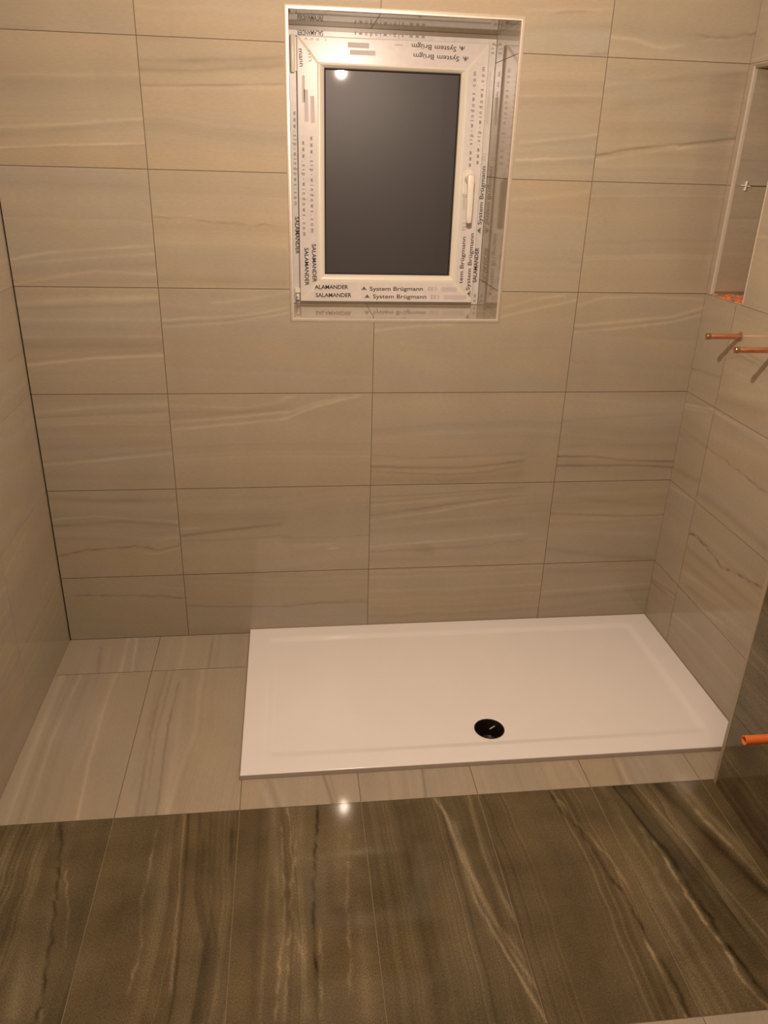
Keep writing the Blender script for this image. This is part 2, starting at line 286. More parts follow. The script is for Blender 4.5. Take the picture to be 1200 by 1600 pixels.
  ('F', [(-1.148, 1.1774), (-1.07, 1.1681), (-0.929, 1.1826)], 0.25, 6, 'c'),
  ('F', [(-1.383, 1.1687), (-1.042, 1.1574), (-0.796, 1.1353)], 0.3, 8, 'g'),
  ('F', [(-1.15, 1.3862), (-0.963, 1.3315), (-0.809, 1.2866)], -0.5, 14, 'g'),
  ('F', [(-1.322, 1.284), (-1.012, 1.2265), (-0.798, 1.1865)], -0.35, 22, 'g'),
  ('F', [(-1.248, 1.3283), (-1.007, 1.2768), (-0.816, 1.2314)], 0.35, 3, 'g'),
  ('F', [(-1.289, 1.3037), (-1.032, 1.2483), (-0.814, 1.2104)], -0.3, 4, 'g'),
  ('F', [(-1.126, 1.4006), (-1.025, 1.3796), (-0.924, 1.3514), (-0.822, 1.333)], 0.8, 6, 'c'),
  ('F', [(-1.093, 1.4203), (-0.915, 1.3727), (-0.815, 1.3499)], 0.4, 12, 'g'),
  ('F', [(-1.059, 1.4407), (-0.951, 1.421), (-0.816, 1.371)], -0.15, 6, 'g'),
]

PRINTS = [
  ('bottom', 'ALAMANDER', [0.4376, 1.1036, 0.5418, 1.1048], 0, 'b', 0),
  ('bottom', 'SALAMANDER', [0.4407, 1.0791, 0.5521, 1.0802], 0, 'b', 0),
  ('bottom', 'System Brügmann', [0.6095, 1.1003, 0.7779, 1.102], 0, 'r', 0),
  ('bottom', 'System Brügmann', [0.6201, 1.0769, 0.7901, 1.0778], 0, 'r', 0),
  ('bottom', '@', [0.582, 1.1, 0.6007, 1.1002], 0, 'l', 0),
  ('bottom', '@', [0.5924, 1.076, 0.6113, 1.0762], 0, 'l', 0),
  ('bottom', '#', [0.7937, 1.1015, 0.8224, 1.1018], 0, 'm', 0),
  ('bottom', '#', [0.8039, 1.0766, 0.8327, 1.0769], 0, 'm', 0),
  ('bottom', '|', [0.8382, 1.1007, 0.8864, 1.1005], 0, 'k', 13),
  ('bottom', '|', [0.8465, 1.0764, 0.9192, 1.0764], 0, 'k', 13),
  ('bottom', '.', [0.4409, 1.0927, 0.5419, 1.0937], 0, 'd', 0),
  ('bottom', '.', [0.444, 1.0694, 0.5522, 1.0704], 0, 'd', 0),
  ('left', 'www.sip-windows.com', [0.4098, 1.5133, 0.4092, 1.2536], -90, 'w', 0),
  ('left', 'SALAMANDER', [0.4138, 1.2191, 0.4144, 1.1075], -90, 'b', 0),
  ('left', 'www.sip-windows.com', [0.4336, 1.5255, 0.4333, 1.2644], -90, 'w', 0),
  ('left', 'SALAMANDER', [0.4364, 1.2302, 0.438, 1.1182], -90, 'b', 0),
  ('left', '.', [0.4027, 1.2153, 0.4029, 1.1054], -90, 'd', 0),
  ('left', '.', [0.4259, 1.2253, 0.4267, 1.1181], -90, 'd', 0),
  ('left', 'mann', [0.405, 1.7437, 0.4078, 1.7005], -90, 'r', 0),
  ('left', 'nn', [0.4296, 1.7416, 0.4329, 1.7139], -90, 'r', 1),
  ('left', '|', [0.4177, 1.6441, 0.4185, 1.5633], -90, 'k', 11),
  ('left', '|', [0.4356, 1.6288, 0.4367, 1.5606], -90, 'k', 11),
  ('left', '|', [0.4111, 1.6787, 0.4101, 1.6118], -90, 'k', 8),
  ('frame_left', 'www.sip-windows.com', [0.3864, 1.5894, 0.3845, 1.3385], -90, 'w', 0),
  ('frame_left', 'SALAMANDER', [0.3868, 1.306, 0.3877, 1.1991], -90, 'b', 0),
  ('right', 'www.sip-windows.com', [0.9233, 1.4644, 0.9222, 1.7182], 90, 'w', 0),
  ('right', 'www.sip-windows.com', [0.9009, 1.4568, 0.8977, 1.7061], 90, 'w', 0),
  ('right', 'System Brügmann', [0.922, 1.0986, 0.9237, 1.27], 90, 'r', 0),
  ('right', 'tem Brügmann', [0.8978, 1.1191, 0.8983, 1.2592], 90, 'r', 0),
  ('right', '@', [0.9273, 1.0838, 0.9277, 1.0927], 90, 'l', 0),
  ('right', '|', [0.8936, 1.3387, 0.8911, 1.3803], 90, 'k', 9),
  ('right', '#', [0.8969, 1.2779, 0.8964, 1.3001], 90, 'm', 0),
  ('right', '|', [0.9123, 1.2875, 0.9122, 1.3032], 90, 'k', 11),  # small grey block just below the handle tip
  ('frame_right', 'com', [0.949, 1.0473, 0.9488, 1.0836], 90, 'w', 0),
  ('frame_right', 'SALAMANDER', [0.946, 1.1204, 0.9467, 1.2264], 90, 'b', 0),
  ('frame_right', 'System Brügmann', [0.9489, 1.2944, 0.9482, 1.4597], 90, 'r', 0),
  ('frame_right', '@', [0.9494, 1.2701, 0.9493, 1.2842], 90, 'l', 0),
  ('frame_right', '#', [0.9479, 1.4755, 0.9486, 1.4948], 90, 'm', 0),
  ('frame_right', '|', [0.9477, 1.5721, 0.9495, 1.6445], 90, 'k', 9),
  ('frame_right', 'sip', [0.9483, 1.7541, 0.9498, 1.7818], 90, 'w', 0),
  ('frame_right', 'www.', [0.9473, 1.6444, 0.9459, 1.7261], 90, 'w', 1),
  ('top', 'System Brügm', [0.8412, 1.7591, 0.7144, 1.7623], 180, 'r', 0),
  ('top', 'System Brügm', [0.8514, 1.7354, 0.7203, 1.7387], 180, 'r', 0),
  ('top', '@', [0.8667, 1.7622, 0.8495, 1.7626], 180, 'l', 0),
  ('top', '@', [0.8784, 1.737, 0.8611, 1.7373], 180, 'l', 0),
  ('top', '|', [0.5944, 1.758, 0.5349, 1.7582], 180, 'k', 13),
  ('top', '|', [0.6902, 1.7634, 0.6662, 1.7635], 180, 'k', 4),
  ('top', 's www', [0.4757, 1.766, 0.4141, 1.766], 180, 'w', 1),
  ('top', '|', [0.6127, 1.7407, 0.541, 1.7404], 180, 'k', 12),
  ('frame_top', 'www.sip-windows', [0.7533, 1.7853, 0.5547, 1.7863], 180, 'w', 0),
  ('frame_top', 'SALAMANDER', [0.4676, 1.7842, 0.3953, 1.7837], 180, 'b', 0),
]

# ------------------------------------------------------------------ materials
def mat(name, color, rough=0.5, metal=0.0, spec=0.5, coat=0.0, emit=None, es=0.0):
    m = bpy.data.materials.new(name); m.use_nodes = True
    b = m.node_tree.nodes['Principled BSDF']
    b.inputs['Base Color'].default_value = (*color, 1); b.inputs['Roughness'].default_value = rough
    b.inputs['Metallic'].default_value = metal; b.inputs['Specular IOR Level'].default_value = spec
    b.inputs['Coat Weight'].default_value = coat; b.inputs['Coat Roughness'].default_value = 0.03
    if emit: b.inputs['Emission Color'].default_value = (*emit, 1); b.inputs['Emission Strength'].default_value = es
    return m

def nodes(m):
    nt = m.node_tree; return nt, nt.nodes, nt.links, nt.nodes['Principled BSDF']

def noise_mix(m, scale, amount, detail=6.0, stretch=(1, 1, 1), rough_amp=0.0, bump=0.0):
    """multiply the base colour with fine noise around 1"""
    nt, N, L, b = nodes(m)
    tc = N.new('ShaderNodeTexCoord'); mp = N.new('ShaderNodeMapping'); mp.inputs['Scale'].default_value = stretch
    L.new(tc.outputs['Object'], mp.inputs['Vector'])
    nz = N.new('ShaderNodeTexNoise'); nz.inputs['Scale'].default_value = scale; nz.inputs['Detail'].default_value = detail
    L.new(mp.outputs[0], nz.inputs['Vector'])
    mr = N.new('ShaderNodeMapRange'); mr.inputs['From Min'].default_value = 0.25; mr.inputs['From Max'].default_value = 0.75
    mr.inputs['To Min'].default_value = 1-amount; mr.inputs['To Max'].default_value = 1+amount
    L.new(nz.outputs[0], mr.inputs['Value'])
    mx = N.new('ShaderNodeVectorMath'); mx.operation = 'SCALE'
    src = b.inputs['Base Color']
    if src.is_linked:
        s = src.links[0].from_socket; L.new(s, mx.inputs[0])
    else:
        mx.inputs[0].default_value = src.default_value[:3]
    L.new(mr.outputs[0], mx.inputs['Scale']); L.new(mx.outputs[0], src)
    if rough_amp:
        r0 = b.inputs['Roughness'].default_value
        m2 = N.new('ShaderNodeMapRange'); m2.inputs['To Min'].default_value = max(0, r0-rough_amp); m2.inputs['To Max'].default_value = r0+rough_amp
        L.new(nz.outputs[0], m2.inputs['Value']); L.new(m2.outputs[0], b.inputs['Roughness'])
    if bump:
        bp = N.new('ShaderNodeBump'); bp.inputs['Strength'].default_value = bump; bp.inputs['Distance'].default_value = 0.001
        L.new(nz.outputs[0], bp.inputs['Height']); L.new(bp.outputs[0], b.inputs['Normal'])
    return m

def tile_mat(name, rough, stretch, amount, spec=0.5, sparkle=0.0):
    m = mat(name, (0.4, 0.35, 0.27), rough, spec=spec)
    nt, N, L, b = nodes(m)
    at = N.new('ShaderNodeAttribute'); at.attribute_name = 'albedo'
    L.new(at.outputs['Color'], b.inputs['Base Color'])
    noise_mix(m, 420 if sparkle else 260, amount, 3.0, stretch)
    noise_mix(m, 7, amount*0.7, 3.0, (1, 1, 1))
    if sparkle:
        tc = N.new('ShaderNodeTexCoord'); nz = N.new('ShaderNodeTexNoise'); nz.inputs['Scale'].default_value = 420; nz.inputs['Detail'].default_value = 1
        L.new(tc.outputs['Object'], nz.inputs['Vector'])
        mr = N.new('ShaderNodeMapRange'); mr.inputs['From Min'].default_value = 0.68; mr.inputs['From Max'].default_value = 0.78; mr.inputs['To Max'].default_value = sparkle
        L.new(nz.outputs[0], mr.inputs['Value'])
        mx = N.new('ShaderNodeMix'); mx.data_type = 'RGBA'; L.new(mr.outputs[0], mx.inputs['Factor'])
        L.new(b.inputs['Base Color'].links[0].from_socket, mx.inputs['A']); mx.inputs['B'].default_value = (0.6, 0.52, 0.36, 1)
        L.new(mx.outputs['Result'], b.inputs['Base Color'])
    return m

M_WALL = tile_mat('polished_tile_wall', 0.06, (0.25, 1, 1.0), 0.05)
M_WALLY = tile_mat('polished_tile_side', 0.085, (1, 0.25, 1.0), 0.05)
M_FLOOR = tile_mat('polished_tile_floor', 0.04, (1, 0.25, 1), 0.05)
M_DARK = tile_mat('dark_polished_tile', 0.075, (1, 0.6, 1), 0.42, sparkle=0.35)
M_DARKW = tile_mat('dark_polished_tile_wall', 0.09, (1, 0.5, 1), 0.40, sparkle=0.15)
M_GROUT = noise_mix(mat('grout', (0.150, 0.112, 0.070), 0.9), 300, 0.15)
M_GROUT_P = noise_mix(mat('pale_grout', (0.215, 0.168, 0.105), 0.9), 300, 0.15)
M_GROUT_M = noise_mix(mat('mid_grout', (0.225, 0.178, 0.120), 0.9), 300, 0.15)
M_GAP = mat('open_corner_gap', (0.03, 0.02, 0.012), 0.95)
M_PLASTER = noise_mix(mat('ceiling_plaster', (0.74, 0.71, 0.66), 0.9), 60, 0.03)
M_FRONT = noise_mix(mat('front_wall_plaster', (0.42, 0.38, 0.32), 0.9), 60, 0.03)
M_TRIM = noise_mix(mat('brushed_trim', (0.80, 0.71, 0.60), 0.30, metal=0.6), 90, 0.04)
M_TRIMW = noise_mix(mat('plastic_edge_bead', (0.55, 0.49, 0.40), 0.25), 90, 0.04)
M_NIBT = noise_mix(mat('edge_strip', (0.25, 0.20, 0.135), 0.3), 90, 0.06)
M_PVC = noise_mix(mat('white_pvc', (0.80, 0.76, 0.66), 0.32), 40, 0.015)
M_FILM = noise_mix(mat('protective_film', (0.70, 0.655, 0.62), 0.28), 55, 0.06, 4.0)
M_FILMF = noise_mix(mat('protective_film_frame', (0.66, 0.63, 0.60), 0.25), 55, 0.07, 4.0)
M_INK = mat('black_print', (0.035, 0.028, 0.026), 0.5)
M_INK2 = mat('thin_print', (0.10, 0.085, 0.08), 0.5)
M_INKG = mat('pale_print', (0.57, 0.53, 0.50), 0.5)
M_GASKET = mat('gasket_rubber', (0.03, 0.02, 0.02), 0.6)
M_GLASS = mat('satin_dark_glass', (0.046, 0.043, 0.044), 0.43, spec=0.40, coat=1.0)
M_TRAY = noise_mix(mat('white_acrylic_tray', (0.86, 0.83, 0.80), 0.16), 12, 0.012)
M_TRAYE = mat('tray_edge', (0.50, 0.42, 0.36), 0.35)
M_COPPER = noise_mix(mat('copper', (0.70, 0.32, 0.175), 0.38, metal=0.88), 120, 0.22, 4.0, (0.3, 1, 1))
M_COPCAP = mat('copper_cap', (0.50, 0.30, 0.15), 0.25, metal=0.95)
M_SILI = mat('pipe_collar_ring', (0.24, 0.19, 0.14), 0.45)
M_ORANGE = noise_mix(mat('orange_plastic', (0.75, 0.17, 0.035), 0.35), 80, 0.05)
M_BLACK = noise_mix(mat('black_waste', (0.016, 0.010, 0.008), 0.28), 40, 0.3)
M_GLINT = mat('glint_pale', (0.78, 0.68, 0.56), 0.35, metal=0.4)
M_SPACER = mat('white_spacer', (0.85, 0.80, 0.72), 0.4)
M_BULB = mat('glowing_bulb', (1, 1, 1), 0.4, emit=LAMP_COLOR, es=1.0)

def brick_mat():
    m = mat('rough_brick', (0.55, 0.16, 0.06), 0.9)
    nt, N, L, b = nodes(m)
    tc = N.new('ShaderNodeTexCoord'); nz = N.new('ShaderNodeTexNoise'); nz.inputs['Scale'].default_value = 24; nz.inputs['Detail'].default_value = 4
    L.new(tc.outputs['Object'], nz.inputs['Vector'])
    r = N.new('ShaderNodeValToRGB'); e = r.color_ramp.elements
    e[0].position = 0.40; e[0].color = (0.30, 0.20, 0.14, 1); e[1].position = 0.58; e[1].color = (0.80, 0.20, 0.055, 1)
    k = e.new(0.50); k.color = (0.62, 0.27, 0.14, 1)
    L.new(nz.outputs[0], r.inputs[0]); L.new(r.outputs[0], b.inputs['Base Color'])
    bp = N.new('ShaderNodeBump'); bp.inputs['Strength'].default_value = 0.8; bp.inputs['Distance'].default_value = 0.004
    L.new(nz.outputs[0], bp.inputs['Height']); L.new(bp.outputs[0], b.inputs['Normal'])
    return m
M_BRICK = brick_mat()

# ------------------------------------------------------------------ helpers
def link_mesh(name, me, parent=None, kind=None, label=None):
    o = bpy.data.objects.new(name, me); COL.objects.link(o)
    if parent: o.parent = parent
    if kind: o['kind'] = kind
    if label: o['label'] = label
    return o

def empty(name, loc=(0, 0, 0)):
    o = bpy.data.objects.new(name, None); COL.objects.link(o); o.location = loc; o.empty_display_size = 0.05
    return o

def from_bm(name, bm, material, parent=None, smooth=False, **kw):
    me = bpy.data.meshes.new(name); bmesh.ops.recalc_face_normals(bm, faces=bm.faces); bm.to_mesh(me); bm.free()
    for m in (material if isinstance(material, (list, tuple)) else [material]): me.materials.append(m)
    if smooth:
        for p in me.polygons: p.use_smooth = True
        try: me.set_sharp_from_angle(angle=math.radians(35))
        except Exception: pass
    return link_mesh(name, me, parent, **kw)

def add_box(bm, x0, x1, y0, y1, z0, z1, bevel=0.0, mi=0):
    vs_ = [bm.verts.new(c) for c in ((x0,y0,z0),(x1,y0,z0),(x1,y1,z0),(x0,y1,z0),(x0,y0,z1),(x1,y0,z1),(x1,y1,z1),(x0,y1,z1))]
    fs = [bm.faces.new([vs_[i] for i in f]) for f in ((3,2,1,0),(4,5,6,7),(0,1,5,4),(1,2,6,5),(2,3,7,6),(3,0,4,7))]
    for f in fs: f.material_index = mi
    if bevel:
        es = list({e for f in fs for e in f.edges})
        bmesh.ops.bevel(bm, geom=es, offset=bevel, segments=3, affect='EDGES', clamp_overlap=True)

def lathe(bm, prof, origin, axis='X', n=40, mi=0):
    """prof: list of (distance along axis, radius); closed where radius is 0"""
    rings = []
    for d, r in prof:
        if r <= 1e-6:
            p = [0, 0, 0]; p['XYZ'.index(axis)] = d
            rings.append([bm.verts.new(Vector(origin)+Vector(p))]); continue
        ring = []
        for k in range(n):
            a = 2*math.pi*k/n; c, s = r*math.cos(a), r*math.sin(a)
            p = {'X': (d, c, s), 'Y': (c, d, s), 'Z': (c, s, d)}[axis]
            ring.append(bm.verts.new(Vector(origin)+Vector(p)))
        rings.append(ring)
    for a, b in zip(rings, rings[1:]):
        for k in range(n):
            k2 = (k+1) % n
            if len(a) == 1 and len(b) == 1: continue
            if len(a) == 1: f = bm.faces.new((a[0], b[k], b[k2]))
            elif len(b) == 1: f = bm.faces.new((a[k], a[k2], b[0]))
            else: f = bm.faces.new((a[k], a[k2], b[k2], b[k]))
            f.material_index = mi

def rect_sweep(bm, x0, x1, z0, z1, prof, mi=0):
    """profile of (inset, y) carried round an upright rectangle with mitred corners"""
    rings = []
    for t, y in prof:
        rings.append([bm.verts.new(c) for c in ((x0+t, y, z0+t), (x1-t, y, z0+t), (x1-t, y, z1-t), (x0+t, y, z1-t))])
    for a, b in zip(rings, rings[1:]):
        for k in range(4):
            bm.faces.new((a[k], a[(k+1) % 4], b[(k+1) % 4], b[k])).material_index = mi

def loft(bm, secs, n=20, mi=0):
    """secs: (centre, half width x, half depth y, axis pair) super-ellipse rings, capped"""
    rings = []
    for c, a, b in secs:
        r = []
        for k in range(n):
            t = 2*math.pi*k/n; ct, st = math.cos(t), math.sin(t)
            r.append(bm.verts.new((c[0]+a*math.copysign(abs(ct)**0.6, ct), c[1]+b*math.copysign(abs(st)**0.6, st), c[2])))
        rings.append(r)
    for a, b in zip(rings, rings[1:]):
        for k in range(n): bm.faces.new((a[k], a[(k+1) % n], b[(k+1) % n], b[k])).material_index = mi
    bm.faces.new(rings[0][::-1]); bm.faces.new(rings[-1])

def subtract(rect, hole):
    u0, u1, v0, v1 = rect; a0, a1, b0, b1 = hole
    if a1 <= u0 or a0 >= u1 or b1 <= v0 or b0 >= v1: return [rect]
    out = []
    if v0 < b0: out.append((u0, u1, v0, b0))
    if v1 > b1: out.append((u0, u1, b1, v1))
    lo, hi = max(v0, b0), min(v1, b1)
    if u0 < a0: out.append((u0, a0, lo, hi))
    if u1 > a1: out.append((a1, u1, lo, hi))
    return out

# ------------------------------------------------------------------ tile pattern (the tiles' print and traced marks)
def noise1(x, rng, n=4096):
    t = rng.standard_normal(n); xi = np.floor(x).astype(int); f = x-xi; f = f*f*(3-2*f)
    return t[xi % n]*(1-f) + t[(xi+1) % n]*f

LIGHT = np.array((0.388, 0.330, 0.243)); DARK = np.array((0.113, 0.085, 0.043))

def tile_albedo(wall, U, V, cell, dark, feats):
    u0, u1, v0, v1 = cell
    rng = np.random.default_rng(abs(hash((wall[0] == 'B', round(u0*50), round(v0*50), 7))) % (2**31) if False else int(abs(round(u0*137)*7919 + round(v0*211)*104729 + ord(wall[0])*31) % 2**31))
    warp = 0.010*noise1((U-u0)/0.30+5, rng) + 0.002*noise1((U-u0)/0.06+5, rng) + (rng.random()-0.5)*0.09*(U-u0)
    V2 = V + warp + 10
    seen = len(feats) > 0
    mask = np.clip(0.5+0.9*noise1(V2/0.05, rng), 0, 1.3)
    if dark:
        s = 0.06*noise1(V2/0.045, rng) + 0.06*noise1(V2/0.012, rng)*mask + 0.08*noise1(V2/0.0035, rng)*mask
        s += 0.05*noise1(V2/0.003+ (U/0.05), rng)*0
    else:
        s = 0.024*noise1(V2/0.045, rng) + 0.020*noise1(V2/0.013, rng)*mask + 0.012*noise1(V2/0.005, rng)*mask
    if not seen:
        for k in range(3):
            vc = v0 + (v1-v0)*rng.random(); w_ = 0.002+0.003*rng.random(); a = rng.choice([0.10, -0.10, 0.08])*(2.5 if dark else 1)
            s = s + a*np.exp(-((V+warp*0.7-vc)/w_)**2)
    hue = 0.016*noise1(V2/0.08+3, rng) + 0.010*noise1(U/0.12+V2/0.05, rng)
    for pts, amp, wmm, kind in feats:
        pu = np.array([q[0] for q in pts]); pv = np.array([q[1] for q in pts]); wd = wmm*0.001
        if pu[-1]-pu[0] < 1e-4: continue
        vc = np.interp(U, pu, pv)
        sl0 = (pv[1]-pv[0])/max(pu[1]-pu[0], 1e-4); sl1 = (pv[-1]-pv[-2])/max(pu[-1]-pu[-2], 1e-4)
        vc = vc + np.where(U < pu[0], sl0*(U-pu[0]), 0) + np.where(U > pu[-1], sl1*(U-pu[-1]), 0)
        c = kind == 'c'
        vc = vc + (0.0016 if c else 0.0006)*noise1(U/0.018, rng) + (0.001 if c else 0)*noise1(U/0.006, rng)
        e0 = 0.0 if pu[0]-u0 < 0.035 else 1.0; e1 = 0.0 if u1-pu[-1] < 0.035 else 1.0
        m = np.ones_like(U)
        if e0: m = m*np.clip((U-pu[0])/0.02+0.5, 0, 1)
        if e1: m = m*np.clip((pu[-1]-U)/0.02+0.5, 0, 1)
        if c: m = m*np.clip(0.85+0.45*noise1(U/0.02, rng), 0.35, 1.5)
        else: m = m*np.clip(1+0.22*noise1(U/0.07, rng), 0.4, 1.5)
        s = s + amp*(1.1 if dark else (1.6 if wmm < 6 else 1.25))*m*np.exp(-np.abs((V-vc)/wd)**1.6)
    f = np.clip(1+s, 0.25, 2.4)*(1+0.02*(rng.random()-0.5))
    base = DARK if dark else LIGHT
    if dark:
        # pale veins of the dark tile run to cream, not just to brighter brown
        k = np.clip(s*1.2, 0, 1.2)[..., None]
        colr = base*f[..., None]*(1-k*0.25) + np.array((0.40, 0.34, 0.23))*k*0.30
    else:
        colr = base*f[..., None]
    colr = colr*np.stack([1+hue, np.ones_like(hue), 1-hue*1.5], -1)
    return colr

def joints(a, b, origin, step):
    k0 = math.floor((a-origin)/step); out = [a]
    k = k0+1
    while origin+k*step < b-0.004:
        if origin+k*step > a+0.004: out.append(origin+k*step)
        k += 1
    return out+[b]

def tiled(name, fmap, uv_rect, ju, jv, material, wall='X', su=0.014, sv=0.003, holes=(), darkf=None, parent=None, flip=False, g=0.0009, kind=None, end_gap=(0, 0, 0, 0), label=None):
    """one mesh of tiles; every tile is its own patch, the grout of the slab behind shows between"""
    u0, u1, v0, v1 = uv_rect
    US = joints(u0, u1, *ju); VS = joints(v0, v1, *jv)
    Vt, Fc, Ca, Mi, base = [], [], [], [], 0
    myf = [f for f in FEATURES if f[0] == wall]
    for a, b in zip(US, US[1:]):
        for c, d in zip(VS, VS[1:]):
            dark = bool(darkf and darkf((a+b)/2, (c+d)/2))
            fe = [f[1:] for f in myf if a <= f[1][len(f[1])//2][0]*0.5+f[1][(len(f[1])-1)//2][0]*0.5 < b and c <= f[1][len(f[1])//2][1]*0.5+f[1][(len(f[1])-1)//2][1]*0.5 < d]
            ga = end_gap[0] if a == u0 else g; gb = end_gap[1] if b == u1 else g
            gc = end_gap[2] if c == v0 else g; gd = end_gap[3] if d == v1 else g
            rects = [(a+ga, b-gb, c+gc, d-gd)]
            for h in holes: rects = [q for r in rects for q in subtract(r, h)]
            for (p, q, r, s) in rects:
                if q-p < 1e-4 or s-r < 1e-4: continue
                nu = max(2, int((q-p)/su)+1); nv = max(2, int((s-r)/sv)+1)
                U, V = np.meshgrid(np.linspace(p, q, nu), np.linspace(r, s, nv), indexing='ij')
                Ca.append(tile_albedo(wall, U, V, (a, b, c, d), dark, fe).reshape(-1, 3))
                X, Y, Z = fmap(U, V); Vt.append(np.stack([X+0*U, Y+0*U, Z+0*U], -1).reshape(-1, 3))
                idx = base+np.arange(nu*nv).reshape(nu, nv)
                q4 = np.stack([idx[:-1, :-1], idx[1:, :-1], idx[1:, 1:], idx[:-1, 1:]], -1).reshape(-1, 4)
                if flip: q4 = q4[:, ::-1]
                Fc.append(q4); Mi.append(np.full(len(q4), 1 if dark else 0)); base += nu*nv
    Vt = np.concatenate(Vt); Fc = np.concatenate(Fc); Ca = np.concatenate(Ca); Mi = np.concatenate(Mi)
    me = bpy.data.meshes.new(name)
    me.vertices.add(len(Vt)); me.vertices.foreach_set('co', Vt.astype(np.float32).ravel())
    me.loops.add(len(Fc)*4); me.loops.foreach_set('vertex_index', Fc.astype(np.int32).ravel())
    me.polygons.add(len(Fc)); me.polygons.foreach_set('loop_start', np.arange(0, len(Fc)*4, 4, dtype=np.int32))
    me.polygons.foreach_set('loop_total', np.full(len(Fc), 4, dtype=np.int32))
    for m in material: me.materials.append(m)
    me.polygons.foreach_set('material_index', Mi.astype(np.int32))
    me.update(calc_edges=True)
    at = me.color_attributes.new('albedo', 'FLOAT_COLOR', 'POINT')
    at.data.foreach_set('color', np.concatenate([np.clip(Ca, 0, 1), np.ones((len(Ca), 1))], 1).astype(np.float32).ravel())
    return link_mesh(name, me, parent, kind, label)

def slab(name, rects, mk, material, parent):
    bm = bmesh.new()
    for r in rects: add_box(bm, *mk(*r))
    return from_bm(name, bm, material, parent)

E_ = 0.0010   # the grout face lies this far behind the tile face

# ------------------------------------------------------------------ setting: back wall with the window recess
JX, JZ = (0.0, 0.6), (ZR, 0.3)
hole_w = (WX0-0.009, WX1+0.009, WZ0-0.009, WZ1+0.009)
back = tiled('wall_back', lambda u, v: (u, 0*u, v), (XL, XR, 0.0, ZC), JX, JZ, [M_WALL, M_WALL], 'B', su=0.013, sv=0.0025,
             holes=[hole_w], end_gap=(0.0035, 0.0003, 0.0012, 0), kind='structure')
rs = subtract((XL-0.004, XR+0.1, -0.1, ZC), (WX0-0.0005, WX1+0.0005, WZ0-0.0005, WZ1+0.0005))
slab('grout', rs, lambda a, b, c, d: (a, b, E_, 0.12, c, d), M_GROUT, back)
def reveal(name, f, rect, ju, jv, flip=False, parent=back, m=M_WALLY):
    return tiled(name, f, rect, ju, jv, [m, m], 'X', su=0.02, sv=0.004, parent=parent, flip=flip)
D0, D1 = 0.0035, 0.285
bm = bmesh.new()
rect_sweep(bm, WX0-0.0008, WX1+0.0008, WZ0-0.0008, WZ1+0.0008, [(0, 0.12), (-0.05, 0.12), (-0.05, D1), (0, D1), (0, 0.12)])
from_bm('reveal_backing', bm, M_GROUT, back)
reveal('window_reveal', lambda u, v: (WX0+0*u, u, v), (D0, D1, WZ0, WZ1), (5, 9), JZ)
reveal('window_reveal', lambda u, v: (WX1+0*u, u, v), (D0, D1, WZ0, WZ1), (5, 9), JZ, True)
reveal('window_reveal', lambda u, v: (u, v, WZ1+0*u), (WX0, WX1, D0, D1), JX, (5, 9), m=M_WALL)
reveal('window_sill', lambda u, v: (u, v, WZ0+0*u), (WX0, WX1, D0, D1), JX, (5, 9), True, m=M_WALL)
bm = bmesh.new()
rect_sweep(bm, WX0-0.0108, WX1+0.0098, WZ0-0.0108, WZ1+0.0112,
           [(0, 0.004), (0, -0.0008), (0.0012, -0.0020), (0.0035, -0.0026), (0.0075, -0.0026), (0.0096, -0.0018), (0.0106, -0.0002), (0.0110, 0.004)])
tr = from_bm('trim_1', bm, M_TRIM, None, True, kind='structure', label='slim metal edge trim framing the tiled window recess')

# ------------------------------------------------------------------ setting: side walls
left = tiled('wall_left', lambda u, v: (XL+0*u, u, v), (YF, 0.0, 0.0, ZC), (-0.42, 0.6), JZ, [M_WALLY, M_WALLY], 'L', su=0.02, sv=0.004,
             end_gap=(0, 0.0005, 0, 0), g=0.0004, kind='structure')
slab('grout', [(YF, 0.0)], lambda a, b: (XL-0.12, XL-E_, a, b, -0.1, ZC), M_GROUT_P, left)
bm = bmesh.new(); add_box(bm, XL-0.0005, XL+0.0036, E_*0.35, E_, 0, ZC)
from_bm('open_corner_joint', bm, M_GAP, back)

JY = (-0.1765, 0.6)
hole_n = (NY0, NY1, NZ0, NZ1)
right = tiled('wall_right', lambda u, v: (XR+0*u, u, v), (YN, 0.0, 0.0, ZC), JY, JZ, [M_WALLY, M_WALLY], 'R', su=0.010, sv=0.0025,
              holes=[(NY0-0.004, NY1+0.007, NZ0-0.0005, NZ1+0.004)], flip=True, end_gap=(0.0, 0.0005, 0.0012, 0), kind='structure', g=0.0007)
rs = subtract((YN-0.05, 0.0, -0.1, ZC), (NY0-0.0005, NY1+0.0005, NZ0-0.008, NZ1+0.0005))
slab('grout', rs, lambda a, b, c, d: (XR+E_, XR+0.13, a, b, c, d), M_GROUT_M, right)
# the niche box
reveal('niche_reveal', lambda u, v: (u, NY1+0*u, v), (XR+0.004, NX, NZ0+0.009, NZ1), (5, 9), JZ, parent=right, m=M_WALL)
reveal('niche_reveal', lambda u, v: (u, NY0+0*u, v), (XR+0.004, NX, NZ0+0.009, NZ1), (5, 9), JZ, True, parent=right, m=M_WALL)
reveal('niche_panel', lambda u, v: (NX-0.006+0*u, u, v), (NY0, NY1, NZ0+0.009, NZ1), (5, 9), JZ, True, parent=right)
bm = bmesh.new()
add_box(bm, XR+0.002, NX+0.02, NY1+0.0008, NY1+0.028, NZ0-0.03, NZ1+0.03)
add_box(bm, XR+0.002, NX+0.02, NY0-0.02, NY0-0.0008, NZ0-0.03, NZ1+0.03)
add_box(bm, NX-0.005, NX+0.02, NY0-0.02, NY1+0.028, NZ0-0.03, NZ1+0.03)
add_box(bm, XR+0.002, NX+0.02, NY0-0.0008, NY1+0.0008, NZ1+0.004, NZ1+0.03)
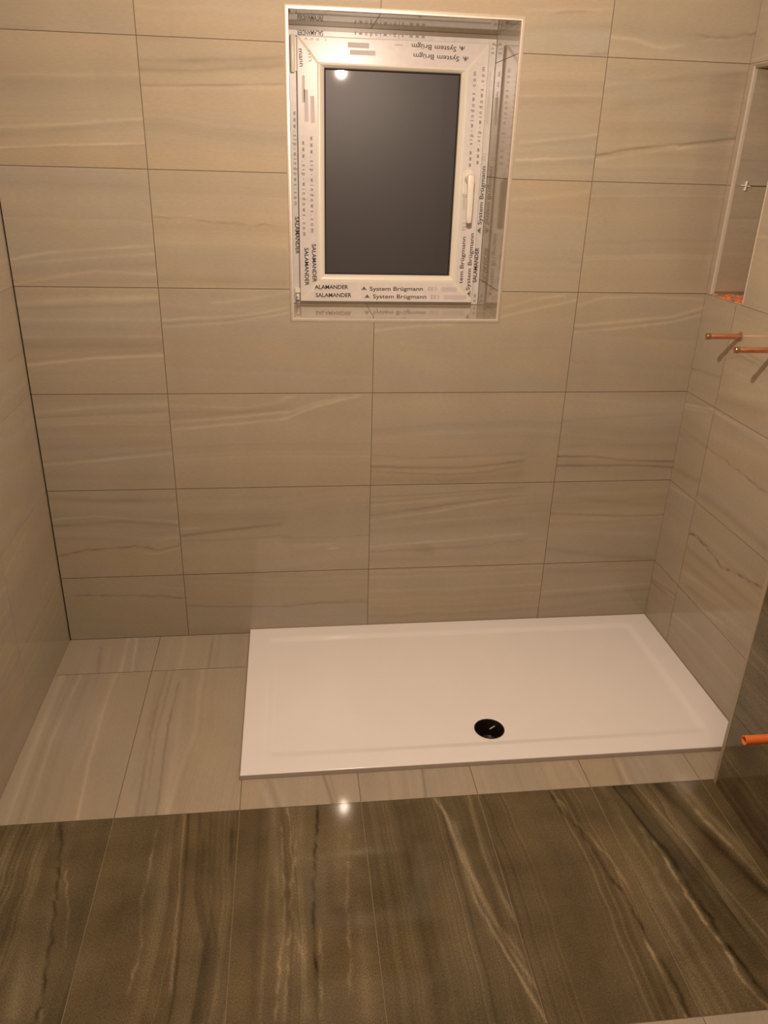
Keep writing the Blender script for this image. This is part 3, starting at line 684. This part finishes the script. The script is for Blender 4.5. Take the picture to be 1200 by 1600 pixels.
from_bm('niche_backing', bm, M_GROUT, right)
bm = bmesh.new(); add_box(bm, XR-0.0005, NX-0.02, NY0+0.001, NY1-0.001, NZ1-0.003, NZ1+0.0045)
from_bm('niche_head_tile', bm, M_NIBT, right)
# rough brick bed where the niche floor tile is still missing: a lumpy surface
bm = bmesh.new(); rg = np.random.default_rng(3); nx_, ny_ = 16, 22
gv = [[bm.verts.new((XR+0.001+(NX-XR-0.001)*i/nx_, NY0+(NY1-NY0)*j/ny_, NZ0-0.003+0.006*rg.random()*(1 if i else 0))) for j in range(ny_+1)] for i in range(nx_+1)]
for i in range(nx_):
    for j in range(ny_): bm.faces.new((gv[i][j], gv[i+1][j], gv[i+1][j+1], gv[i][j+1]))
geo = bmesh.ops.extrude_face_region(bm, geom=bm.faces[:])
bmesh.ops.translate(bm, vec=(0, 0, -0.02), verts=[v for v in geo['geom'] if isinstance(v, bmesh.types.BMVert)])
from_bm('exposed_brick', bm, M_BRICK, right, label='bare orange brick at the unfinished foot of the niche')
# edge beads of the niche
def bead(y0, y1, z0, z1, name='edge_bead'):
    bm = bmesh.new(); add_box(bm, XR-0.0018, XR+0.010, y0, y1, z0, z1, 0.0017)
    return from_bm(name, bm, M_TRIMW, n2, True)
n2 = empty('trim_2', (XR, NY1, NZ0)); n2['kind'] = 'structure'; n2['label'] = 'pale rounded edge beads up both sides of the wall niche'
for o in (bead(NY1-0.0005, NY1+0.0070, NZ0-0.001, NZ1+0.003), bead(NY0-0.0042, NY0+0.0005, NZ0+0.001, NZ1+0.003)):
    o.matrix_parent_inverse = Matrix.Translation(n2.location).inverted()

# furred-out dark wall nearer the camera
near = tiled('wall_right_near', lambda u, v: (XN+0*u, u, v), (YF, YN-0.0125, 0.0, ZC), (-0.80, 0.6), JZ, [M_DARKW, M_DARKW], 'N', su=0.012, sv=0.003,
             flip=True, end_gap=(0, 0.0, 0, 0), kind='structure', darkf=lambda u, v: True, g=0.0007)
slab('grout', [(YF, YN-0.0006)], lambda a, b: (XN+E_, XR-0.0002, a, b, -0.1, ZC), M_GROUT, near)
tiled('end_tile', lambda u, v: (u, YN+0*u, v), (XN, XR-0.0005, 0.0, ZC), (5, 9), JZ, [M_WALL, M_WALL], 'X', su=0.02, sv=0.004, parent=near, flip=True)
bm = bmesh.new(); add_box(bm, XN-0.0012, XN+0.010, YN-0.0125, YN+0.0010, 0.0, ZC, 0.001)
from_bm('trim_3', bm, noise_mix(mat('pale_edge_strip', (0.34, 0.27, 0.19), 0.3), 90, 0.06), None, True, kind='structure', label='brown vertical edge strip where the dark wall starts beside the shower tray')

# ------------------------------------------------------------------ setting: floor, ceiling, wall behind the camera
TX0, TX1, TY0, TY1 = 0.2035, XR-0.001, -0.6905, -0.0012   # tray footprint
hole_t = (TY0+0.04, TY1-0.04, TX0+0.04, TX1-0.04)
ROW = (Y1-1.2-0.0062, Y1-0.6)
def dk(u, v): return ROW[0]-0.01 < u < ROW[1]
floor = tiled('floor', lambda u, v: (v, u, 0*u), (YF, 0.0, XL, XR), (Y1, 0.6), (XF, 0.3), [M_FLOOR, M_DARK], 'F', su=0.009, sv=0.0024,
              holes=[hole_t], darkf=dk, flip=True, end_gap=(0, 0.0008, 0.0005, 0), kind='structure', g=0.0009)
rs = subtract((YF-0.1, 0.12, XL-0.1, XR+0.1), hole_t)
rs2 = [q for r in rs for q in subtract(r, (ROW[0]+0.001, ROW[1]-0.001, -9, 9))]
slab('grout', rs2, lambda a, b, c, d: (c, d, a, b, -0.16, -E_), M_GROUT, floor)
slab('grout', [(ROW[0]+0.001, ROW[1]-0.001, XL-0.1, XR+0.1)], lambda a, b, c, d: (c, d, a, b, -0.16, -E_*0.6), M_GROUT_P, floor)
slab('subfloor', [hole_t], lambda a, b, c, d: (c, d, a, b, -0.18, -0.155), M_GAP, floor)
bm = bmesh.new(); add_box(bm, XL-0.12, XR+0.13, YF-0.12, 0.12, ZC, ZC+0.12)
from_bm('ceiling', bm, M_PLASTER, kind='structure')
bm = bmesh.new(); add_box(bm, XL-0.12, XR+0.13, YF-0.12, YF, -0.1, ZC)
from_bm('wall_front', bm, M_FRONT, kind='structure')

# ------------------------------------------------------------------ window
win = empty('window_1', (0.666, 0.25, 1.0515)); win['kind'] = 'structure'
win['label'] = 'small white plastic window still wrapped in printed protective film'
WI = Matrix.Translation(win.location).inverted()
def wpart(name, bm, m, parent=None, smooth=False, label=None):
    o = from_bm(name, bm, m, parent or win, smooth, label=label)
    if not parent: o.matrix_parent_inverse = WI
    return o
FY, SY = 0.2500, 0.2350
SX0, SX1, SZ0, SZ1 = 0.3935, 0.9372, 1.0605, 1.7762      # sash
GX0, GX1, GZ0, GZ1 = 0.4725, 0.8598, 1.1430, 1.6985      # daylight opening
IX0, IX1, IZ0, IZ1 = 0.4500, 0.8790, 1.1205, 1.7125      # where the glazing bead begins
bm = bmesh.new()
rect_sweep(bm, WX0+0.0006, WX1-0.0006, WZ0+0.0006, WZ1-0.0112, [(0, 0.31), (0, FY+0.001), (0.001, FY), (0.060, FY), (0.060, 0.31), (0, 0.31)])
frame = wpart('frame', bm, M_FILMF)
bm = bmesh.new(); add_box(bm, WX0+0.0005, WX1-0.0005, FY+0.006, FY+0.03, WZ1-0.014, WZ1-0.0003)
wpart('foam_joint', bm, M_NIBT, frame)
bm = bmesh.new()
rect_sweep(bm, SX0-0.0016, SX1+0.0012, SZ0-0.0014, SZ1+0.0004, [(0, FY-0.0002), (0, FY-0.0030), (0.004, FY-0.0034), (0.004, FY-0.0002)])
wpart('groove_shade_strip', bm, M_GASKET)  # black strip in place of the shade in the groove round the sash
def ring(bm, o, i):   # quad ring between two (x0,x1,z0,z1,y) rectangles
    A = [bm.verts.new(c) for c in ((o[0], o[4], o[2]), (o[1], o[4], o[2]), (o[1], o[4], o[3]), (o[0], o[4], o[3]))]
    B = [bm.verts.new(c) for c in ((i[0], i[4], i[2]), (i[1], i[4], i[2]), (i[1], i[4], i[3]), (i[0], i[4], i[3]))]
    for k in range(4): bm.faces.new((A[k], A[(k+1) % 4], B[(k+1) % 4], B[k]))
bm = bmesh.new()
R_ = [(SX0, SX1, SZ0, SZ1, 0.262), (SX0, SX1, SZ0, SZ1, SY+0.0022), (SX0+0.0006, SX1-0.0006, SZ0+0.0006, SZ1-0.0006, SY+0.0006),
      (SX0+0.0022, SX1-0.0022, SZ0+0.0022, SZ1-0.0022, SY),
      (IX0, IX1, IZ0, IZ1, SY), (IX0+0.002, IX1-0.002, IZ0+0.002, IZ1-0.002, SY-0.0010), (IX0+0.006, IX1-0.005, IZ0+0.006, IZ1-0.004, SY-0.0010),
      (GX0-0.008, GX1+0.008, GZ0-0.008, GZ1+0.006, SY+0.004), (GX0-0.003, GX1+0.003, GZ0-0.003, GZ1+0.003, SY+0.010), (GX0-0.002, GX1+0.002, GZ0-0.002, GZ1+0.002, SY+0.022), (GX0-0.002, GX1+0.002, GZ0-0.002, GZ1+0.002, 0.262)]
for a, b in zip(R_, R_[1:]): ring(bm, a, b)
bmesh.ops.remove_doubles(bm, verts=bm.verts[:], dist=1e-6)
sash = wpart('sash', bm, M_PVC, None, True)
# film on the four faces of the sash, cut on the mitre
def film(pts):
    bm = bmesh.new()
    a = [bm.verts.new((x, SY-0.0005, z)) for x, z in pts]; b = [bm.verts.new((x, SY+0.0001, z)) for x, z in pts]
    bm.faces.new(a); bm.faces.new(b[::-1])
    for k in range(4): bm.faces.new((a[k], b[k], b[(k+1) % 4], a[(k+1) % 4]))
    return wpart('protective_film', bm, M_FILM, sash)
o_ = 0.0030; mt = 0.0045
film_bottom = film([(SX0+o_+mt+0.006, SZ0+o_), (SX1-o_-mt-0.006, SZ0+o_), (IX1-mt-0.004, IZ0-0.001), (IX0+mt+0.004, IZ0-0.001)])
film_top = film([(SX0+o_+mt, SZ1-o_), (IX0+mt, IZ1+0.001), (IX1-mt, IZ1+0.001), (SX1-o_-mt, SZ1-o_)])
film_left = film([(SX0+o_, SZ0+o_+mt+0.004), (IX0-0.001, IZ0+mt), (IX0-0.001, IZ1-mt), (SX0+o_, SZ1-o_-mt)])
film_right = film([(SX1-o_, SZ0+o_+mt+0.004), (SX1-o_, SZ1-o_-mt), (IX1+0.001, IZ1-mt), (IX1+0.001, IZ0+mt)])
bm = bmesh.new()
add_box(bm, GX0-0.004, GX1+0.004, 0.2560, 0.2600, GZ0-0.004, GZ1+0.004)
wpart('glass_pane', bm, M_GLASS)
bm = bmesh.new()
rect_sweep(bm, GX0-0.0020, GX1+0.0020, GZ0-0.0020, GZ1+0.0020, [(0, 0.2562), (0, 0.2520), (0.0016, 0.2510), (0.0034, 0.2530), (0.0036, 0.2562)])
wpart('glazing_gasket', bm, M_GASKET, sash)

# handle: rosette, neck and lever hanging down
bm = bmesh.new(); add_box(bm, 0.8985-0.0145, 0.8985+0.0145, SY-0.0105, SY-0.0003, 1.376, 1.449, 0.005)
handle = wpart('handle', bm, M_PVC, None, True, label='white lever handle hanging straight down')
bm = bmesh.new()
lathe(bm, [(SY-0.048, 0.0), (SY-0.048, 0.009), (SY-0.045, 0.011), (SY-0.010, 0.011)], (0.8985, 0, 1.424), 'Y', 24)
wpart('handle_neck', bm, M_PVC, handle, True)
bm = bmesh.new()
yl = SY-0.046
loft(bm, [((0.8985, yl+0.002, 1.4375), 0.004, 0.003), ((0.8985, yl, 1.435), 0.0095, 0.0065), ((0.8985, yl, 1.424), 0.0112, 0.0085), ((0.8990, yl-0.001, 1.400), 0.0102, 0.0075),
          ((0.8998, yl-0.001, 1.360), 0.0098, 0.0065), ((0.9004, yl, 1.325), 0.0092, 0.0060), ((0.9008, yl+0.001, 1.306), 0.0084, 0.0055), ((0.9008, yl+0.001, 1.3025), 0.006, 0.0035)])
wpart('handle_lever', bm, M_PVC, handle, True)
# hinges on the left
bm = bmesh.new(); lathe(bm, [(1.686, 0), (1.686, 0.0052), (1.689, 0.0066), (1.774, 0.0066), (1.777, 0.0052), (1.777, 0)], (0.3822, 0.2395, 0), 'Z', 20)
add_box(bm, 0.3760, 0.3932, 0.2435, 0.2505, 1.690, 1.773)
wpart('hinge', bm, M_PVC, None, True)
bm = bmesh.new(); lathe(bm, [(1.064, 0), (1.064, 0.0052), (1.066, 0.0062), (1.081, 0.0062), (1.083, 0.005), (1.083, 0)], (0.3855, 0.2390, 0), 'Z', 20)
add_box(bm, 0.3770, 0.3932, 0.2435, 0.2505, 1.062, 1.098)
wpart('hinge', bm, M_PVC, None, True)
bm = bmesh.new()
add_box(bm, 0.3775, 0.3930, 0.2318, 0.2330, 1.0840, 1.0862); add_box(bm, 0.3912, 0.3930, 0.2318, 0.2330, 1.066, 1.0862); add_box(bm, 0.3790, 0.3860, 0.2310, 0.2325, 1.0720, 1.0738)
add_box(bm, 0.3790, 0.3860, 0.2310, 0.2325, 1.0640, 1.0654)
wpart('hinge_clip', bm, M_INK2, win.children[-1])

# printed words on the film
def text_polys(s, style):
    cu = bpy.data.curves.new('t', 'FONT'); cu.body = s; cu.size = 1.0; cu.resolution_u = 3
    cu.offset = {'b': 0.020, 'r': 0.009, 'w': 0.006}[style]
    if style == 'w': cu.space_character = 1.9; cu.space_word = 0.6
    o = bpy.data.objects.new('t', cu); COL.objects.link(o)
    dg = bpy.context.evaluated_depsgraph_get(); me = bpy.data.meshes.new_from_object(o.evaluated_get(dg))
    bpy.data.objects.remove(o); bpy.data.curves.remove(cu)
    P = [tuple(v.co) for v in me.vertices]; Fs = [tuple(p.vertices) for p in me.polygons]; bpy.data.meshes.remove(me)
    return P, Fs
def fan(shape):
    P, Fs = [], []
    for poly in shape:
        Fs.append(tuple(range(len(P), len(P)+len(poly)))); P += [(x, y, 0) for x, y in poly]
    return P, Fs
def stroke(x0, y0, x1, y1, t):
    dx, dy = x1-x0, y1-y0; l = math.hypot(dx, dy); nx, ny = -dy/l*t, dx/l*t
    return [(x0+nx, y0+ny), (x0-nx, y0-ny), (x1-nx, y1-ny), (x1+nx, y1+ny)]
# three-legged arrow mark
MARK = fan([stroke(0.5, 0.05, 0.5, 1.0, 0.06), stroke(0.5, 0.80, 0.12, 0.38, 0.065), stroke(0.5, 0.80, 0.88, 0.38, 0.065), stroke(0.14, 0.42, 0.05, 0.05, 0.055), stroke(0.86, 0.42, 0.95, 0.05, 0.055),
            stroke(0.5, 0.52, 0.27, 0.24, 0.05), stroke(0.5, 0.52, 0.73, 0.24, 0.05)])
STAMP = fan([stroke(0.10+0.5*k, 0.0, 0.10+0.5*k, 1.0, 0.05) for k in (0, 0.62, 0.8, 1.6)] + [stroke(0.05+0.5*k, y, 0.4+0.5*k, y, 0.06) for k in (0, 1.0) for y in (0.05, 0.5, 0.95)])
parents = {'bottom': film_bottom, 'left': film_left, 'top': film_top, 'right': film_right, 'frame_left': frame, 'frame_right': frame, 'frame_top': frame}
HEI = {'b': 0.0120, 'r': 0.0124, 'w': 0.0108}
for side, s, (ax, az, bx, bz), rot, style, pale in PRINTS:
    y = (FY-0.0004) if side.startswith('frame') else (SY-0.0010)
    mt_ = M_INK
    L_ = math.hypot(bx-ax, bz-az)
    if style in 'brw':
        P, Fs = text_polys(s, style)
        x0 = min(p[0] for p in P); x1 = max(p[0] for p in P)
        sx = L_/(x1-x0); cap = 0.70
        sy_ = HEI[style]/cap
        mid = 0.5*cap if style != 'w' else 0.36
        Q = [((p[0]-x0)*sx, (p[1]-mid)*sy_) for p in P]
        if style == 'w': mt_ = M_INK2
    elif style == 'l':
        P, Fs = MARK; Q = [(p[0]*0.0165-0.0165*0.5+L_/2, (p[1]-0.5)*0.0125) for p in P]
    elif style == 'm':
        P, Fs = STAMP; x1 = max(p[0] for p in P); Q = [(p[0]/x1*L_, (p[1]-0.5)*0.011) for p in P]; mt_ = M_INKG
    elif style == 'k':
        h = float(pale)*0.001; Q = [(0, -h/2), (L_, -h/2), (L_, h/2), (0, h/2)]; Fs = [(0, 1, 2, 3)]; mt_ = M_INKG
    elif style == 'd':
        Q, Fs = [], []
        n = 34
        for k in range(n):
            a0 = L_*k/n; Fs.append(tuple(range(len(Q), len(Q)+4))); Q += [(a0, -0.0006), (a0+L_/n*0.55, -0.0006), (a0+L_/n*0.55, 0.0006), (a0, 0.0006)]
        mt_ = M_INKG
    if style in 'brw' and pale == 1: mt_ = M_INKG
    ang = math.atan2(bz-az, bx-ax); c_, s_ = math.cos(ang), math.sin(ang)
    me = bpy.data.meshes.new('print')
    me.from_pydata([(ax+c_*q[0]-s_*q[1], y, az+s_*q[0]+c_*q[1]) for q in Q], [], Fs); me.update()
    me.materials.append(mt_)
    nm = {'l': 'printed_logo', 'm': 'printed_stamp', 'k': 'grey_bar', 'd': 'printed_fine_line'}.get(style, 'printed_lettering')
    link_mesh(nm, me, parents[side])

# ------------------------------------------------------------------ shower tray
ZT = 0.0165
DCX, DCY, DR = 0.8940, -0.5560, 0.0430
def tray_z(x, y):
    ix0, ix1, iy0, iy1, r = 0.2615, 1.5210, -0.6360, -0.0540, 0.035
    cx_, cy_ = (ix0+ix1)/2, (iy0+iy1)/2; hx, hy = (ix1-ix0)/2-r, (iy1-iy0)/2-r
    qx, qy = abs(x-cx_)-hx, abs(y-cy_)-hy
    sd = math.hypot(max(qx, 0), max(qy, 0))+min(max(qx, qy), 0)-r       # negative inside
    t = min(max(-sd/0.030, 0), 1); t = t*t*(3-2*t)
    dd = math.hypot(x-DCX, y-DCY)
    z = ZT-t*(0.0048+0.0025*math.exp(-(dd/0.35)**2))
    if dd < DR+0.012:
        q = (DR+0.012-dd)/0.012; z -= 0.0012*q*q
    e = min(x-TX0, TX1-x, y-TY0, TY1-y)
    if e < 0.003: z -= 0.003-math.sqrt(max(0.003**2-(0.003-e)**2, 0))
    return z
angs = set(np.linspace(0, 2*math.pi, 401)[:-1].tolist())
for px, py in ((TX0, TY0), (TX1, TY0), (TX0, TY1), (TX1, TY1)): angs.add(math.atan2(py-DCY, px-DCX) % (2*math.pi))
angs = sorted(angs)
bm = bmesh.new(); spokes = []
for a in angs:
    c_, s_ = math.cos(a), math.sin(a)
    tx = ((TX1 if c_ > 0 else TX0)-DCX)/c_ if abs(c_) > 1e-9 else 1e9
    ty = ((TY1 if s_ > 0 else TY0)-DCY)/s_ if abs(s_) > 1e-9 else 1e9
    Rm = min(tx, ty); sp_ = []
    rr = [DR]+[DR+(Rm-DR)*f for f in (0.003, 0.008, 0.015, 0.03)] + [DR+(Rm-DR)*f for f in np.linspace(0.05, 0.975, 150)] + [DR+(Rm-DR)*f for f in (0.985, 0.992, 0.996, 0.998, 0.999, 1.0)]
    for r_ in rr:
        x, y = DCX+c_*r_, DCY+s_*r_; sp_.append(bm.verts.new((x, y, tray_z(x, y))))
    sp_.append(bm.verts.new((DCX+c_*Rm, DCY+s_*Rm, 0.0006)))
    sp_.insert(0, bm.verts.new((DCX+c_*DR, DCY+s_*DR, 0.004)))
    spokes.append(sp_)
for k in range(len(spokes)):
    a, b = spokes[k], spokes[(k+1) % len(spokes)]
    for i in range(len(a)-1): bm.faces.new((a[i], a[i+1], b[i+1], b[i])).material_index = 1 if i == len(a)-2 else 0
tray = empty('shower_tray', ((TX0+TX1)/2, (TY0+TY1)/2, 0.0))
tray['label'] = 'white rectangular low shower tray on the tiled floor under the window'; tray['category'] = 'shower tray'
TI = Matrix.Translation(tray.location).inverted()
o = from_bm('tray_body', bm, [M_TRAY, M_TRAYE], tray, True); o.matrix_parent_inverse = TI
bm = bmesh.new()
lathe(bm, [(0.0085, DR-0.0002), (0.0085, DR-0.0030), (0.004, DR-0.0045), (-0.045, DR-0.006), (-0.050, 0.020), (-0.075, 0.018), (-0.075, 0.0)], (DCX, DCY, 0), 'Z', 48)
o = from_bm('drain_waste', bm, M_BLACK, tray, True, label='open dark drain hole'); o.matrix_parent_inverse = TI
bm = bmesh.new(); add_box(bm, -0.0105, 0.0105, -0.0016, 0.0016, -0.0016, 0.0016, 0.0005)  # pale bar added inside the drain to stand in for a glint
bmesh.ops.rotate(bm, verts=bm.verts[:], cent=(0, 0, 0), matrix=Matrix.Rotation(0.585, 3, 'Z'))
bmesh.ops.translate(bm, verts=bm.verts[:], vec=(0.9090, -0.5343, -0.007))
o2 = from_bm('drain_glint', bm, M_GLINT, o, True)

# ------------------------------------------------------------------ pipes
def copper_pipe(y, z, L_, label):
    r = empty('copper_pipe', (XR, y, z)); r['label'] = label; r['category'] = 'pipe'; r['group'] = 'copper water pipes out of the right wall'
    bm = bmesh.new()
    lathe(bm, [(0.012, 0), (0.012, 0.0075), (-L_+0.014, 0.0075), (-L_+0.013, 0.0068), (-L_+0.0115, 0.0068), (-L_+0.011, 0.0075)], (0, 0, 0), 'X', 32)
    from_bm('pipe_tube', bm, M_COPPER, r, True)
    bm = bmesh.new()
    lathe(bm, [(-L_+0.0105, 0.0074), (-L_+0.0105, 0.0086), (-L_+0.001, 0.0086), (-L_, 0.0078), (-L_, 0.0058), (-L_+0.0022, 0.0050), (-L_+0.0022, 0.0)], (0, 0, 0), 'X', 32)
    from_bm('end_cap', bm, M_COPCAP, r, True)
    bm = bmesh.new()
    lathe(bm, [(0.002, 0.0076), (-0.0012, 0.0078), (-0.0016, 0.0095), (-0.0008, 0.0135), (0.0006, 0.0145), (0.002, 0.0145)], (0, 0, 0), 'X', 32)
    from_bm('wall_ring', bm, M_SILI, r, True)
    return r
copper_pipe(-0.230, 1.051, 0.100, 'short capped copper pipe sticking out below the niche, nearer the window wall')
copper_pipe(-0.410, 1.054, 0.117, 'short capped copper pipe running off the right picture edge, farther from the window wall')

r = empty('orange_pipe', (XN, -1.030, 0.340)); r['label'] = 'orange plastic pipe stub poking out of the dark right wall near the floor'; r['category'] = 'pipe'
bm = bmesh.new()
lathe(bm, [(0.010, 0.0), (0.010, 0.0105), (-0.1215, 0.0105), (-0.122, 0.0100), (-0.122, 0.0083), (-0.1215, 0.0080), (-0.060, 0.0080), (-0.060, 0)], (0, 0, 0), 'X', 36)
from_bm('pipe_tube', bm, M_ORANGE, r, True)
bm = bmesh.new(); lathe(bm, [(0.002, 0.0106), (-0.0012, 0.0108), (-0.0008, 0.0165), (0.002, 0.0170)], (0, 0, 0), 'X', 32)
from_bm('wall_ring', bm, M_SILI, r, True)

# ------------------------------------------------------------------ tile spacer stuck in the niche joint
bm = bmesh.new(); sx, sz = 1.6345, 1.4311
add_box(bm, sx-0.0125, sx+0.0125, NY1-0.006, NY1+0.0007, sz-0.0011, sz+0.0011); add_box(bm, sx-0.0013, sx+0.0013, NY1-0.006, NY1-0.0001, sz-0.0120, sz+0.0120)
bmesh.ops.rotate(bm, verts=bm.verts[:], cent=(sx, NY1, sz), matrix=Matrix.Rotation(math.radians(6), 3, 'Y'))
sp_o = from_bm('tile_spacer', bm, M_SPACER); sp_o['label'] = 'tiny white cross-shaped tile spacer stuck in the niche joint'; sp_o['category'] = 'tile spacer'
bm = bmesh.new(); add_box(bm, sx+0.010, NX-0.010, NY1-0.0004, NY1+0.0004, sz-0.0012, sz+0.0012)
from_bm('open_joint', bm, M_GAP, right)

# ------------------------------------------------------------------ the bulb that lights the room, hanging just above the frame
lampo = empty('hanging_bulb', LAMP_POS); lampo['label'] = 'bare bulb hanging on a cable from the ceiling in front of the window'; lampo['category'] = 'lamp'
bm = bmesh.new(); lathe(bm, [(0.045, 0.003), (ZC-LAMP_POS[2]-0.001, 0.003)], (0, 0, 0), 'Z', 12); from_bm('cable', bm, M_GASKET, lampo, True)
bm = bmesh.new(); lathe(bm, [(0.030, 0.0), (0.030, 0.016), (0.036, 0.018), (0.060, 0.017), (0.068, 0.006), (0.068, 0)], (0, 0, 0), 'Z', 24); from_bm('lamp_holder', bm, M_PVC, lampo, True)
ld = bpy.data.lights.new('bulb_light', 'POINT'); ld.energy = LAMP_POWER; ld.color = LAMP_COLOR; ld.shadow_soft_size = 0.012
lo = bpy.data.objects.new('bulb_light', ld); COL.objects.link(lo); lo.parent = lampo
# added fill: a weaker disk light under the ceiling behind the camera
if CEIL_FILL_POWER > 0:
    c2 = empty('added_ceiling_fill', (0.55, -2.55, ZC)); c2['label'] = 'added round fill light on the ceiling behind the viewer'; c2['category'] = 'lamp'
    bm = bmesh.new(); lathe(bm, [(0.0, 0.0), (0, 0.31), (-0.02, 0.31), (-0.03, 0.30), (-0.03, 0.0)], (0, 0, -0.001), 'Z', 40); from_bm('fill_housing', bm, M_PVC, c2, True)
    l2 = bpy.data.lights.new('ceiling_fill', 'AREA'); l2.shape = 'DISK'; l2.size = 0.60; l2.energy = CEIL_FILL_POWER; l2.color = LAMP_COLOR
    o2 = bpy.data.objects.new('ceiling_fill', l2); COL.objects.link(o2); o2.parent = c2; o2.location = (0, 0, -0.034)
